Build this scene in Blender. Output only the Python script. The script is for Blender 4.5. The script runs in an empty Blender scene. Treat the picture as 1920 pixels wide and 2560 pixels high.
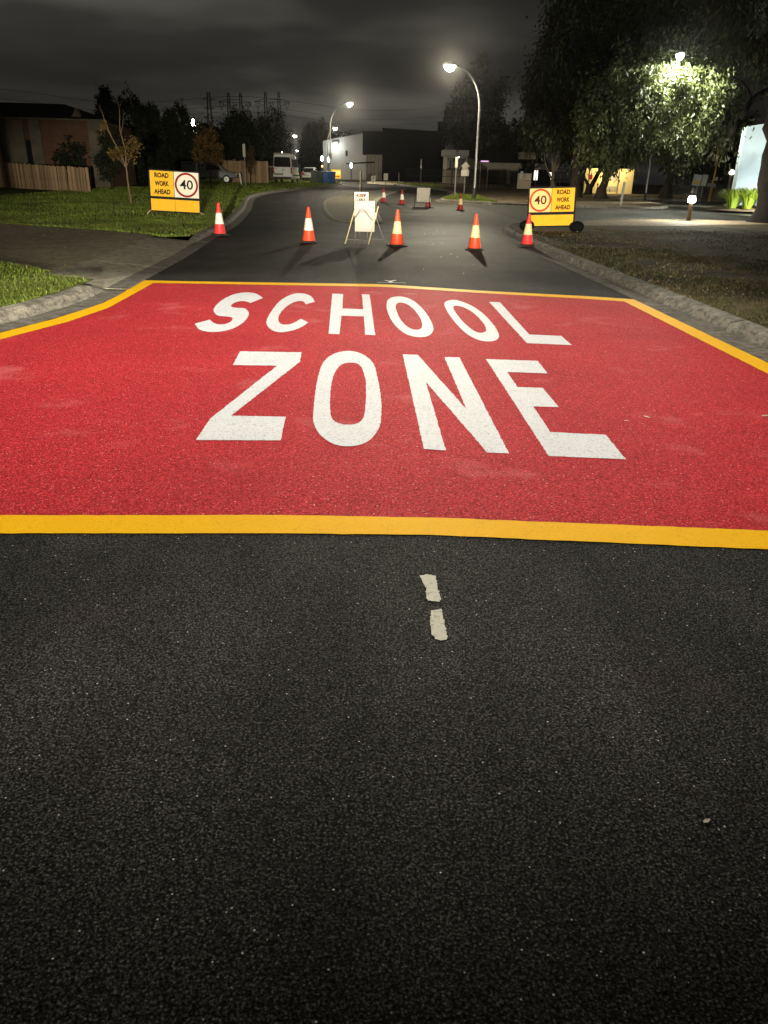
import bpy, bmesh, math, random
import numpy as np
from mathutils import Vector, Matrix, noise
from mathutils.geometry import delaunay_2d_cdt

random.seed(7)
rng = np.random.default_rng(7)
scene = bpy.context.scene
COL = scene.collection
pi = math.pi

# ------------------------------------------------------------------ camera
cam_d = bpy.data.cameras.new('camera')
cam = bpy.data.objects.new('camera', cam_d)
COL.objects.link(cam)
cam_d.sensor_fit = 'VERTICAL'
cam_d.sensor_height = 36.0
cam_d.lens = 27.05
cam_d.clip_start = 0.05
cam_d.clip_end = 3000
cam.matrix_world = (Matrix.Translation((0, 0, 1.6)) @ Matrix.Rotation(pi / 2 - math.radians(23.45), 4, 'X')
                    @ Matrix.Rotation(0.022, 4, 'Z'))
scene.camera = cam

# ------------------------------------------------------------------ exposure
scene.view_settings.view_transform = 'Standard'
scene.view_settings.look = 'None'
scene.view_settings.exposure = 0.0
scene.view_settings.gamma = 1.0
scene.view_settings.use_curve_mapping = False
scene.cycles.max_bounces = 5
scene.cycles.diffuse_bounces = 2
scene.cycles.glossy_bounces = 2
scene.cycles.transmission_bounces = 3
scene.cycles.volume_bounces = 0
scene.cycles.sample_clamp_indirect = 4.0
scene.cycles.sample_clamp_direct = 0.0
scene.cycles.use_denoising = True

# ------------------------------------------------------------------ night sky
world = bpy.data.worlds.new('World')
scene.world = world
world.use_nodes = True
wt = world.node_tree
wt.nodes.clear()


def wn(kind, **kw):
    n = wt.nodes.new(kind)
    for k, v in kw.items():
        setattr(n, k, v)
    return n


w_out = wn('ShaderNodeOutputWorld')
w_bg = wn('ShaderNodeBackground')
w_tc = wn('ShaderNodeTexCoord')
w_sep = wn('ShaderNodeSeparateXYZ')
wt.links.new(w_tc.outputs['Generated'], w_sep.inputs[0])
w_z = wn('ShaderNodeMath', operation='MAXIMUM')
wt.links.new(w_sep.outputs['Z'], w_z.inputs[0])
w_z.inputs[1].default_value = 0.0
w_za = wn('ShaderNodeMath', operation='ADD')
wt.links.new(w_z.outputs[0], w_za.inputs[0])
w_za.inputs[1].default_value = 0.10
w_dx = wn('ShaderNodeMath', operation='DIVIDE')
w_dy = wn('ShaderNodeMath', operation='DIVIDE')
wt.links.new(w_sep.outputs['X'], w_dx.inputs[0])
wt.links.new(w_za.outputs[0], w_dx.inputs[1])
wt.links.new(w_sep.outputs['Y'], w_dy.inputs[0])
wt.links.new(w_za.outputs[0], w_dy.inputs[1])
w_cmb = wn('ShaderNodeCombineXYZ')
wt.links.new(w_dx.outputs[0], w_cmb.inputs[0])
wt.links.new(w_dy.outputs[0], w_cmb.inputs[1])
w_cmb.inputs[2].default_value = 4.3
w_n1 = wn('ShaderNodeTexNoise')
w_n1.inputs['Scale'].default_value = 0.40
w_n1.inputs['Detail'].default_value = 4.0
w_n1.inputs['Roughness'].default_value = 0.55
w_n1.inputs['Distortion'].default_value = 0.0
wt.links.new(w_cmb.outputs[0], w_n1.inputs['Vector'])
w_r = wn('ShaderNodeValToRGB')
el = w_r.color_ramp.elements
el[0].position = 0.36
el[0].color = (0.016, 0.0155, 0.0138, 1)
el[1].position = 0.76
el[1].color = (0.135, 0.130, 0.105, 1)
e = w_r.color_ramp.elements.new(0.52)
e.color = (0.0300, 0.0290, 0.0258, 1)
wt.links.new(w_n1.outputs['Fac'], w_r.inputs[0])
# a trace of clear-sky twilight behind the cloud
w_sky = wn('ShaderNodeTexSky')
w_sky.sky_type = 'NISHITA'
w_sky.sun_disc = False
w_sky.sun_elevation = math.radians(-4)
w_sky.sun_rotation = math.radians(-60)
w_mix = wn('ShaderNodeMix', data_type='RGBA', blend_type='ADD')
w_mix.inputs[0].default_value = 0.01
wt.links.new(w_r.outputs[0], w_mix.inputs[6])
wt.links.new(w_sky.outputs[0], w_mix.inputs[7])
# town glow on the cloud base, stronger towards the left of the road
w_gl = wn('ShaderNodeMapRange')
wt.links.new(w_sep.outputs['X'], w_gl.inputs[0])
w_gl.inputs[1].default_value = -0.6
w_gl.inputs[2].default_value = 0.5
w_gl.inputs[3].default_value = 1.28
w_gl.inputs[4].default_value = 0.30
w_mul = wn('ShaderNodeMix', data_type='RGBA', blend_type='MULTIPLY')
w_mul.inputs[0].default_value = 1.0
wt.links.new(w_mix.outputs[2], w_mul.inputs[6])
wt.links.new(w_gl.outputs[0], w_mul.inputs[7])
wt.links.new(w_mul.outputs[2], w_bg.inputs[0])
w_bg.inputs[1].default_value = 1.0
wt.links.new(w_bg.outputs[0], w_out.inputs[0])

# lamp powers (watts): street lamps shine down, the parked work truck's beams shine along the road
POWER_NEAR = 4050
POWER_MID = 4000
POWER_FAR = 7500
POWER_BEAM = 76000
HAZE_DENSITY = 0.00005
HAZE_G = 0.95


# ------------------------------------------------------------------ helpers
def tz(y):
    """height of the road: level, then climbing gently away from the camera"""
    if y < 25:
        return 0.0
    if y < 110:
        return 0.013 * (y - 25)
    return 0.013 * 85


KB = 0.13   # kerb height: the verges lie this much above the road


def link(o, parent=None):
    COL.objects.link(o)
    if parent is not None:
        o.parent = parent
    return o


class MB:
    """collects shapes into one mesh; every shape may carry its own material"""

    def __init__(self):
        self.v, self.f, self.m, self.mats = [], [], [], []

    def mi(self, mat):
        if mat not in self.mats:
            self.mats.append(mat)
        return self.mats.index(mat)

    def add(self, vs, fs, mat):
        o = len(self.v)
        i = self.mi(mat)
        self.v += [tuple(p) for p in vs]
        self.f += [tuple(a + o for a in f) for f in fs]
        self.m += [i] * len(fs)

    def box(self, c, s, mat, rot=None, bev=0.0):
        x, y, z = s[0] / 2, s[1] / 2, s[2] / 2
        if bev > 0:
            b = min(bev, x * .9, y * .9, z * .9)
            vs = []
            idx = {}
            fs = []
            for sx in (-1, 1):
                for sy in (-1, 1):
                    for sz in (-1, 1):
                        for ax in range(3):
                            p = [sx * x, sy * y, sz * z]
                            q = [sx * (x - b), sy * (y - b), sz * (z - b)]
                            q[ax] = p[ax]
                            idx[(sx, sy, sz, ax)] = len(vs)
                            vs.append(q)
            for ax in range(3):
                o1, o2 = [a for a in range(3) if a != ax]
                for s_ in (-1, 1):
                    ring = []
                    for a, b2 in ((-1, -1), (1, -1), (1, 1), (-1, 1)):
                        k = [0, 0, 0]
                        k[ax] = s_
                        k[o1] = a
                        k[o2] = b2
                        ring.append(idx[(k[0], k[1], k[2], ax)])
                    fs.append(ring)
            for ax in range(3):
                o1, o2 = [a for a in range(3) if a != ax]
                for a in (-1, 1):
                    for b2 in (-1, 1):
                        k1 = [0, 0, 0]
                        k1[ax] = -1
                        k1[o1] = a
                        k1[o2] = b2
                        k2 = list(k1)
                        k2[ax] = 1
                        fs.append([idx[(*k1, o1)], idx[(*k2, o1)], idx[(*k2, o2)], idx[(*k1, o2)]])
            for sx in (-1, 1):
                for sy in (-1, 1):
                    for sz in (-1, 1):
                        fs.append([idx[(sx, sy, sz, a)] for a in range(3)])
        else:
            vs = [(a * x, b * y, d * z) for a in (-1, 1) for b in (-1, 1) for d in (-1, 1)]
            fs = [(0, 1, 3, 2), (4, 6, 7, 5), (0, 4, 5, 1), (2, 3, 7, 6), (0, 2, 6, 4), (1, 5, 7, 3)]
        M = rot if rot is not None else Matrix.Identity(3)
        self.add([M @ Vector(p) + Vector(c) for p in vs], fs, mat)

    def bar(self, a, b, w, mat, d=None):
        """square bar from a to b"""
        a, b = Vector(a), Vector(b)
        t = b - a
        self.box((a + b) / 2, (w, d or w, t.length), mat, t.to_track_quat('Z', 'Y').to_matrix())

    def tube(self, path, r, mat, n=8, caps=True):
        P = [Vector(p) for p in path]
        R = r if isinstance(r, (list, tuple)) else [r] * len(P)
        vs, fs = [], []
        up = Vector((0.13, 0.21, 1)).normalized()
        ref = None
        for i, p in enumerate(P):
            t = (P[min(i + 1, len(P) - 1)] - P[max(i - 1, 0)]).normalized()
            if ref is None:
                ref = up if abs(t.dot(up)) < .95 else Vector((1, 0, 0))
            s = t.cross(ref).normalized()
            u = s.cross(t).normalized()
            ref = u
            for k in range(n):
                a = 2 * pi * k / n
                vs.append(p + (s * math.cos(a) + u * math.sin(a)) * R[i])
        for i in range(len(P) - 1):
            for k in range(n):
                fs.append((i * n + k, i * n + (k + 1) % n, (i + 1) * n + (k + 1) % n, (i + 1) * n + k))
        if caps:
            fs.append(tuple(range(n - 1, -1, -1)))
            fs.append(tuple((len(P) - 1) * n + k for k in range(n)))
        self.add(vs, fs, mat)

    def lathe(self, prof, mat, n=20, c=(0, 0, 0), M=None):
        vs, fs = [], []
        for r, z in prof:
            for k in range(n):
                a = 2 * pi * k / n
                vs.append(Vector((r * math.cos(a), r * math.sin(a), z)))
        for i in range(len(prof) - 1):
            for k in range(n):
                fs.append((i * n + k, i * n + (k + 1) % n, (i + 1) * n + (k + 1) % n, (i + 1) * n + k))
        fs.append(tuple(range(n - 1, -1, -1)))
        fs.append(tuple((len(prof) - 1) * n + k for k in range(n)))
        if M is not None:
            vs = [M @ v for v in vs]
        self.add([v + Vector(c) for v in vs], fs, mat)

    def loft(self, rings, mat, caps=True):
        n = len(rings[0])
        vs = [p for r in rings for p in r]
        fs = []
        for i in range(len(rings) - 1):
            for k in range(n):
                fs.append((i * n + k, i * n + (k + 1) % n, (i + 1) * n + (k + 1) % n, (i + 1) * n + k))
        if caps:
            fs.append(tuple(range(n - 1, -1, -1)))
            fs.append(tuple((len(rings) - 1) * n + k for k in range(n)))
        self.add(vs, fs, mat)

    def prism(self, poly, axis, a, b, mat):
        """poly in the two other axes, extruded along axis from a to b"""
        def p3(p, t):
            return {'x': (t, p[0], p[1]), 'y': (p[0], t, p[1]), 'z': (p[0], p[1], t)}[axis]
        n = len(poly)
        vs = [p3(p, a) for p in poly] + [p3(p, b) for p in poly]
        fs = [tuple(range(n - 1, -1, -1)), tuple(range(n, 2 * n))]
        fs += [(k, (k + 1) % n, n + (k + 1) % n, n + k) for k in range(n)]
        self.add(vs, fs, mat)

    def build(self, name, parent=None, smooth=False, loc=None, fix=True):
        me = bpy.data.meshes.new(name)
        me.from_pydata(self.v, [], self.f)
        for m in self.mats:
            me.materials.append(m)
        me.polygons.foreach_set('material_index', self.m)
        if fix:
            bm = bmesh.new()
            bm.from_mesh(me)
            bmesh.ops.recalc_face_normals(bm, faces=bm.faces)
            bm.to_mesh(me)
            bm.free()
        if smooth:
            me.polygons.foreach_set('use_smooth', [True] * len(me.polygons))
            try:
                me.set_sharp_from_angle(angle=math.radians(38))
            except Exception:
                pass
        me.update()
        o = bpy.data.objects.new(name, me)
        if loc is not None:
            o.location = loc
        return link(o, parent)


def tag(o, label=None, cat=None, group=None, kind=None):
    if label:
        o['label'] = label
    if cat:
        o['category'] = cat
    if group:
        o['group'] = group
    if kind:
        o['kind'] = kind
    return o


def thing(name, label, cat, loc=(0, 0, 0), rotz=0.0, group=None, rot=None):
    o = bpy.data.objects.new(name, None)
    o.empty_display_size = 0.2
    link(o)
    o.location = loc
    o.rotation_euler = rot if rot else (0, 0, rotz)
    return tag(o, label, cat, group)


def struct(o):
    o['kind'] = 'structure'
    return o


def dup(root, loc, label, rotz=None, group=None, scale=None, rot=None):
    """copies a thing with its parts and their sub-parts; meshes stay shared"""
    r = root.copy()
    COL.objects.link(r)
    r.location = loc
    if rotz is not None:
        r.rotation_euler = (0, 0, rotz)
    if rot is not None:
        r.rotation_euler = rot
    if scale is not None:
        r.scale = (scale,) * 3
    r['label'] = label
    if group:
        r['group'] = group
    for ch in list(root.children):
        c = ch.copy()
        COL.objects.link(c)
        c.parent = r
        for g in list(ch.children):
            d = g.copy()
            COL.objects.link(d)
            d.parent = c
    return r


def catmull(pts, n=6):
    P = [Vector(p) for p in pts]
    out = []
    for i in range(len(P) - 1):
        p0 = P[max(i - 1, 0)]
        p1, p2 = P[i], P[i + 1]
        p3 = P[min(i + 2, len(P) - 1)]
        for k in range(n):
            t = k / n
            out.append(0.5 * (2 * p1 + (p2 - p0) * t + (2 * p0 - 5 * p1 + 4 * p2 - p3) * t * t
                              + (3 * p1 - p0 - 3 * p2 + p3) * t ** 3))
    out.append(P[-1])
    return out


def resample(pts, step):
    P = [Vector(p) for p in pts]
    out = [P[0].copy()]
    acc = 0.0
    for a, b in zip(P, P[1:]):
        L = (b - a).length
        d = step - acc
        while d <= L:
            out.append(a + (b - a) * (d / L))
            d += step
        acc = L - (d - step)
    if (out[-1] - P[-1]).length > step * .3:
        out.append(P[-1].copy())
    return out


def normals2(P):
    """unit vectors pointing left of the direction of travel"""
    N = []
    for i in range(len(P)):
        t = P[min(i + 1, len(P) - 1)] - P[max(i - 1, 0)]
        N.append(Vector((-t.y, t.x, 0)).normalized())
    return N


def offset(P, d):
    P = [Vector((p[0], p[1], 0)) for p in P]
    return [p + n * d for p, n in zip(P, normals2(P))]


def ragged(ring, step, amp):
    """the outline broken into short runs that wander a few millimetres, as paint does over stone"""
    out = []
    n = len(ring)
    for i in range(n):
        a, b = Vector((*ring[i][:2], 0)), Vector((*ring[(i + 1) % n][:2], 0))
        k = max(1, int((b - a).length / step))
        for j in range(k):
            p = a.lerp(b, j / k)
            if j:
                p += Vector((random.gauss(0, amp), random.gauss(0, amp), 0))
            out.append((p.x, p.y))
    return out


def sheet(name, rings, off, mat, parent=None, cuts=(25, 110)):
    """a flat polygon (first ring, the others are holes) laid on the terrain, off metres above the road level"""
    rings = [[Vector((p[0], p[1], 0)) for p in r] for r in rings]
    pts2, eds = [], []
    for r in rings:
        o = len(pts2)
        pts2 += [Vector((p.x, p.y)) for p in r]
        eds += [(o + i, o + (i + 1) % len(r)) for i in range(len(r))]
    vo, _, tris, _, _, _ = delaunay_2d_cdt(pts2, eds, [], 0, 1e-6)
    edges2 = [(pts2[a], pts2[b]) for a, b in eds]

    def inside(t):
        c = sum((vo[i] for i in t), Vector((0, 0))) / len(t)
        k = False
        for a, b in edges2:
            if (a.y > c.y) != (b.y > c.y) and c.x < (b.x - a.x) * (c.y - a.y) / (b.y - a.y) + a.x:
                k = not k
        return k
    tris = [t for t in tris if inside(t)]
    vs = [Vector((p.x, p.y, 0)) for p in vo]
    bm = bmesh.new()
    bv = [bm.verts.new(p) for p in vs]
    for t in tris:
        try:
            bm.faces.new([bv[i] for i in t])
        except ValueError:
            pass
    for y in cuts:
        bmesh.ops.bisect_plane(bm, geom=bm.verts[:] + bm.edges[:] + bm.faces[:], plane_co=(0, y, 0), plane_no=(0, 1, 0))
    for v in bm.verts:
        v.co.z = tz(v.co.y) + off
    bmesh.ops.recalc_face_normals(bm, faces=bm.faces)
    for f in bm.faces:
        f.normal_update()
        if f.normal.z < 0:
            f.normal_flip()
    me = bpy.data.meshes.new(name)
    bm.to_mesh(me)
    bm.free()
    me.materials.append(mat)
    o = bpy.data.objects.new(name, me)
    return link(o, parent)


_text_cache = {}


def lettering(text, size, mat, parent, loc, name='lettering', width=None, bold=0.0, rot=(pi / 2, 0, 0), depth=0.0):
    """flat letters, turned into a mesh, standing upright and read from -Y"""
    key = (text, size, width, bold, mat.name, depth)
    if key not in _text_cache:
        cu = bpy.data.curves.new('text_curve', 'FONT')
        cu.body = text
        cu.size = size
        cu.align_x = 'CENTER'
        cu.align_y = 'CENTER'
        cu.offset = bold
        cu.extrude = depth
        cu.resolution_u = 4
        tmp = bpy.data.objects.new('text_tmp', cu)
        COL.objects.link(tmp)
        dg = bpy.context.evaluated_depsgraph_get()
        me = bpy.data.meshes.new_from_object(tmp.evaluated_get(dg))
        bpy.data.objects.remove(tmp)
        bpy.data.curves.remove(cu)
        if width:
            xs = [v.co.x for v in me.vertices]
            k = width / (max(xs) - min(xs))
            c = (max(xs) + min(xs)) / 2
            for v in me.vertices:
                v.co.x = (v.co.x - c) * k
        me.materials.clear()
        me.materials.append(mat)
        _text_cache[key] = me
    o = bpy.data.objects.new(name, _text_cache[key])
    o.location = loc
    o.rotation_euler = rot
    return link(o, parent)


# ------------------------------------------------------------------ materials
class NT:
    def __init__(self, name):
        self.mat = bpy.data.materials.new(name)
        self.mat.use_nodes = True
        self.t = self.mat.node_tree
        self.bsdf = self.t.nodes['Principled BSDF']
        tc = self.t.nodes.new('ShaderNodeTexCoord')
        self.co = tc.outputs['Object']

    def n(self, kind, **kw):
        x = self.t.nodes.new(kind)
        for k, v in kw.items():
            setattr(x, k, v)
        return x

    def l(self, a, b):
        self.t.links.new(a, b)

    def mapping(self, scale=(1, 1, 1), rot=(0, 0, 0), loc=(0, 0, 0)):
        m = self.n('ShaderNodeMapping')
        m.inputs['Scale'].default_value = scale
        m.inputs['Rotation'].default_value = rot
        m.inputs['Location'].default_value = loc
        self.l(self.co, m.inputs[0])
        return m.outputs[0]

    def noise(self, scale, detail=4, rough=.55, vec=None, dist=0.0):
        x = self.n('ShaderNodeTexNoise')
        x.inputs['Scale'].default_value = scale
        x.inputs['Detail'].default_value = detail
        x.inputs['Roughness'].default_value = rough
        x.inputs['Distortion'].default_value = dist
        self.l(vec or self.co, x.inputs['Vector'])
        return x.outputs['Fac']

    def voro(self, scale, out='Color', feature='F1', vec=None):
        x = self.n('ShaderNodeTexVoronoi', feature=feature)
        x.inputs['Scale'].default_value = scale
        self.l(vec or self.co, x.inputs['Vector'])
        return x.outputs[out]

    def ramp(self, fac, *stops, interp='LINEAR'):
        x = self.n('ShaderNodeValToRGB')
        r = x.color_ramp
        r.interpolation = interp
        while len(r.elements) < len(stops):
            r.elements.new(0.5)
        for e_, (p, c) in zip(r.elements, stops):
            e_.position = p
            e_.color = (c, c, c, 1) if isinstance(c, (int, float)) else (*c, 1)
        self.l(fac, x.inputs[0])
        return x.outputs[0]

    def mix(self, fac, a, b, mode='MIX'):
        x = self.n('ShaderNodeMix', data_type='RGBA', blend_type=mode)
        for s, i in ((fac, 0), (a, 6), (b, 7)):
            if isinstance(s, (int, float)):
                x.inputs[i].default_value = s if i == 0 else (s, s, s, 1)
            elif isinstance(s, tuple):
                x.inputs[i].default_value = (*s, 1)
            else:
                self.l(s, x.inputs[i])
        return x.outputs[2]

    def math(self, op, a, b):
        x = self.n('ShaderNodeMath', operation=op)
        for s, i in ((a, 0), (b, 1)):
            if isinstance(s, (int, float)):
                x.inputs[i].default_value = s
            else:
                self.l(s, x.inputs[i])
        return x.outputs[0]

    def bump(self, h, strength=.5, dist=.01):
        x = self.n('ShaderNodeBump')
        x.inputs['Strength'].default_value = strength
        x.inputs['Distance'].default_value = dist
        self.l(h, x.inputs['Height'])
        self.l(x.outputs[0], self.bsdf.inputs['Normal'])

    def done(self, col=None, rough=None, metal=None, spec=None):
        for s, k in ((col, 'Base Color'), (rough, 'Roughness'), (metal, 'Metallic'), (spec, 'Specular IOR Level')):
            if s is None:
                continue
            if isinstance(s, (int, float)):
                self.bsdf.inputs[k].default_value = s
            elif isinstance(s, tuple):
                self.bsdf.inputs[k].default_value = (*s, 1)
            else:
                self.l(s, self.bsdf.inputs[k])
        return self.mat


def m_plain(name, col, rough=.6, metal=0.0, var=.18, scale=6.0, bump=0.0, spec=.5, dirt=None):
    """a paint, metal, timber or plastic: base colour broken by grime and a little relief"""
    t = NT(name)
    f = t.noise(scale, 5, .6)
    lo = tuple(c * (1 - var) for c in col)
    hi = tuple(min(1, c * (1 + var * .5)) for c in col)
    c = t.ramp(f, (.3, lo), (.7, hi))
    if dirt:
        d = t.ramp(t.noise(scale * .45, 6, .65), (.5, 0.0), (.72, 1.0))
        c = t.mix(t.math('MULTIPLY', d, dirt[1]), c, dirt[0])
    if bump:
        t.bump(t.noise(scale * 6, 3), bump, .004)
    r = t.ramp(t.noise(scale * 1.7, 3), (.3, max(.05, rough - .1)), (.7, min(1, rough + .1)))
    return t.done(c, r, metal, spec)


def m_emit(name, col, strength):
    t = NT(name)
    t.bsdf.inputs['Emission Color'].default_value = (*col, 1)
    t.bsdf.inputs['Emission Strength'].default_value = strength
    t.mat.cycles.emission_sampling = 'NONE'
    return t.done((.8, .8, .8), .4)


def m_aggregate(name, lo, mid, hi, fleck, fleck_at, size=95.0, bump=.45, tint=None, dust=None, crevice_shade=.25, rough=(.60, .82), spec=.16):
    """a stone-and-binder road surface: every stone has its own tone, pale flecks double as glints, crevice shade is painted in"""
    t = NT(name)
    cell = t.voro(size, 'Color')
    bw = t.n('ShaderNodeSeparateColor')
    t.l(cell, bw.inputs[0])
    grain = t.noise(size * .85, 3, .7)
    c = t.ramp(grain, (.30, lo), (.50, mid), (.72, hi))
    c = t.mix(1.0, c, t.ramp(bw.outputs[0], (0.0, .62), (1.0, 1.38)), 'MULTIPLY')
    pit = t.ramp(t.voro(size, 'Distance'), (.30, 1.12), (.62, crevice_shade))  # crevice shade between the stones, painted into the colour
    c = t.mix(1.0, c, pit, 'MULTIPLY')
    patch = t.ramp(t.noise(.55, 6, .6), (.32, .62 if dust else .86), (.68, 1.25 if dust else 1.08))
    c = t.mix(1.0, c, patch, 'MULTIPLY')
    if dust:
        worn = t.ramp(t.noise(.9, 3, .55, t.mapping((1.6, .35, 1))), (.35, .72), (.65, 1.18))
        c = t.mix(1.0, c, worn, 'MULTIPLY')
    fine = t.ramp(t.noise(size * 2.6, 2, .5), (.3, .6), (.7, 1.35))
    c = t.mix(1.0, c, fine, 'MULTIPLY')
    if dust:
        # dust tracked over the right lane between the cones and the island, thin at its ragged edges
        sx = t.n('ShaderNodeSeparateXYZ')
        t.l(t.co, sx.inputs[0])
        wob = t.math('MULTIPLY', t.math('SUBTRACT', t.noise(.35, 6, .65), .5), 5.0)
        a = t.ramp(t.math('MULTIPLY', t.math('ADD', t.math('ADD', sx.outputs[0], wob), 2.0), .1), (.20, 0.0), (.42, 1.0))
        b = t.ramp(t.math('MULTIPLY', t.math('ADD', sx.outputs[1], t.math('MULTIPLY', wob, 2.0)), .0125), (.20, 0.0), (.33, 1.0), (.55, 1.0), (.62, .25))
        dm = t.math('MULTIPLY', a, b)
        c = t.mix(t.math('MULTIPLY', dm, .8), c, dust)
        spec = t.ramp(dm, (0.0, .03), (1.0, .13))
    if tint:
        c = t.mix(t.math('MULTIPLY', t.ramp(t.noise(tint[1], 4, .6), (.58, 0.0), (.74, 1.0)), tint[2]), c, tint[0])
    d2 = t.voro(size * .62, 'Color')
    b2 = t.n('ShaderNodeSeparateColor')
    t.l(d2, b2.inputs[0])
    fl = t.ramp(b2.outputs[1], (fleck_at, 0.0), (min(.9999, fleck_at + .002), 1.0))
    dd = t.ramp(t.voro(size * .62, 'Distance'), (.17, 1.0), (.28, 0.0))
    c = t.mix(t.math('MULTIPLY', fl, dd), c, fleck)  # pale stones; their brightness also paints in quartz glints
    h = t.math('ADD', t.math('MULTIPLY', t.voro(size, 'Distance'), -.6), grain)
    t.bump(h, bump, .007)
    r = t.ramp(bw.outputs[2], (0.0, rough[0]), (1.0, rough[1]))
    return t.done(c, r, 0.0, spec)


M = {}
M['asphalt'] = m_aggregate('asphalt', (.008, .0077, .0066), (.056, .054, .048), (.24, .230, .205), (.78, .75, .64), .984,
                           tint=((.10, .036, .038), 1.4, .10), size=140, dust=(.125, .117, .085))
M['old_asphalt'] = m_aggregate('old_asphalt', (.05, .047, .036), (.10, .094, .072), (.17, .16, .12), (.5, .48, .4), .995, size=60)
M['red_surface'] = m_aggregate('red_surface', (.35, .010, .015), (.57, .022, .032), (.77, .12, .125), (.92, .60, .55), .970, size=105,
                               bump=.4, rough=(.6, .85), spec=.10, crevice_shade=.6, tint=((.70, .22, .21), 1.3, .35))


def m_paint(name, col, speck, amount, rough=.55):
    t = NT(name)
    c = t.ramp(t.noise(3.0, 6, .6), (.3, tuple(x * .93 for x in col)), (.7, col))
    pit = t.ramp(t.noise(75, 4, .75), (.54, 0.0), (.61, 1.0))
    area = t.ramp(t.noise(5.0, 6, .7), (.36, .35), (.66, 1.0))
    c = t.mix(t.math('MULTIPLY', t.math('MULTIPLY', pit, area), amount), c, speck)
    stain = t.ramp(t.noise(28, 6, .7), (.70, 0.0), (.78, 1.0))
    c = t.mix(t.math('MULTIPLY', stain, amount * .5), c, speck)
    t.bump(t.noise(110, 4, .7), .5, .005)
    return t.done(c, rough, 0.0, .06)


M['line_yellow'] = m_paint('line_yellow', (.93, .49, .006), (.45, .22, .015), .45)
M['line_white'] = m_paint('line_white', (.78, .78, .77), (.24, .23, .23), .95)
M['line_old'] = m_paint('line_old', (.66, .63, .50), (.16, .15, .12), .85)


def m_concrete(name, lo, hi, stain, bump=.5):
    t = NT(name)
    c = t.ramp(t.noise(1.6, 7, .65), (.3, lo), (.7, hi))
    s = t.ramp(t.noise(7, 6, .7, t.mapping((1, 1, 2.5))), (.42, 0.0), (.62, 1.0))
    c = t.mix(t.math('MULTIPLY', s, .88), c, stain)
    cr = t.ramp(t.noise(2.6, 5, .7, dist=1.5), (.485, 0.0), (.5, 1.0), (.515, 0.0))
    c = t.mix(t.math('MULTIPLY', cr, .35), c, tuple(x * .5 for x in stain))
    sp = t.ramp(t.noise(60, 3, .6), (.3, .75), (.7, 1.2))
    c = t.mix(1.0, c, sp, 'MULTIPLY')
    t.bump(t.noise(45, 5, .65), bump, .012)
    return t.done(c, .85, 0.0, .3)


M['kerb'] = m_concrete('kerb_concrete', (.17, .155, .12), (.33, .30, .235), (.075, .066, .05), .8)
M['gutter'] = m_concrete('gutter_concrete', (.13, .115, .09), (.23, .205, .165), (.07, .06, .045))
M['driveway'] = m_concrete('driveway_concrete', (.34, .285, .18), (.56, .47, .31), (.18, .145, .09))
M['apron'] = m_concrete('apron_concrete', (.30, .275, .195), (.46, .42, .31), (.17, .15, .10))
M['island'] = m_concrete('island_concrete', (.19, .165, .115), (.29, .255, .175), (.12, .10, .065))
M['path'] = m_concrete('path_concrete', (.32, .24, .15), (.48, .38, .25), (.2, .14, .08))


def m_soil(name, a, b, c_, scale=.6, bump=.6):
    t = NT(name)
    c = t.ramp(t.noise(scale, 7, .62, dist=.4), (.32, a), (.52, b), (.70, c_))
    f = t.ramp(t.noise(24, 5, .7), (.3, .55), (.7, 1.4))
    c = t.mix(1.0, c, f, 'MULTIPLY')
    t.bump(t.noise(14, 6, .7), bump, .05)
    return t.done(c, .95, 0.0, .15)


M['turf_soil'] = m_soil('turf_soil', (.045, .055, .010), (.075, .088, .014), (.12, .11, .032))
M['dry_soil'] = m_soil('dry_soil', (.062, .052, .018), (.115, .088, .040), (.21, .16, .085), .45)
M['bank_soil'] = m_soil('bank_soil', (.07, .05, .03), (.11, .085, .05), (.16, .125, .08), .8)
M['ground'] = m_soil('ground_soil', (.02, .022, .01), (.03, .033, .014), (.05, .045, .02), .2)


def m_leaf(name, a, b, scale=.7, rough=.55, trans=.25):
    t = NT(name)
    g = t.n('ShaderNodeNewGeometry')
    c = t.ramp(g.outputs['Random Per Island'], (0.0, a), (1.0, b))
    f = t.ramp(t.noise(scale, 4, .65), (.3, .45), (.7, 1.35))
    c = t.mix(1.0, c, f, 'MULTIPLY')
    t.done(c, rough, 0.0, .35)
    out = t.t.nodes['Material Output']
    tr = t.n('ShaderNodeBsdfTranslucent')
    t.l(c, tr.inputs[0])
    ms = t.n('ShaderNodeMixShader')
    ms.inputs[0].default_value = trans
    t.l(t.bsdf.outputs[0], ms.inputs[1])
    t.l(tr.outputs[0], ms.inputs[2])
    t.l(ms.outputs[0], out.inputs[0])
    return t.mat


M['leaf_gum'] = m_leaf('leaf_gum', (.042, .055, .016), (.105, .115, .040))
M['leaf_dark'] = m_leaf('leaf_dark', (.012, .018, .007), (.028, .034, .013), rough=.8)
M['leaf_autumn'] = m_leaf('leaf_autumn', (.085, .040, .010), (.15, .090, .016))
M['leaf_olive'] = m_leaf('leaf_olive', (.10, .062, .012), (.20, .125, .022))
M['leaf_shade'] = m_leaf('leaf_shade', (.026, .034, .010), (.060, .066, .024))  # gum leaves darkened to stand in for unlit crowns
M['leaf_bright'] = m_leaf('leaf_bright', (.13, .20, .012), (.25, .32, .03), trans=.4)
M['blade_green'] = m_leaf('blade_green', (.11, .175, .016), (.28, .34, .050), .5)
M['blade_dry'] = m_leaf('blade_dry', (.085, .066, .028), (.20, .15, .075), .5)


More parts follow.
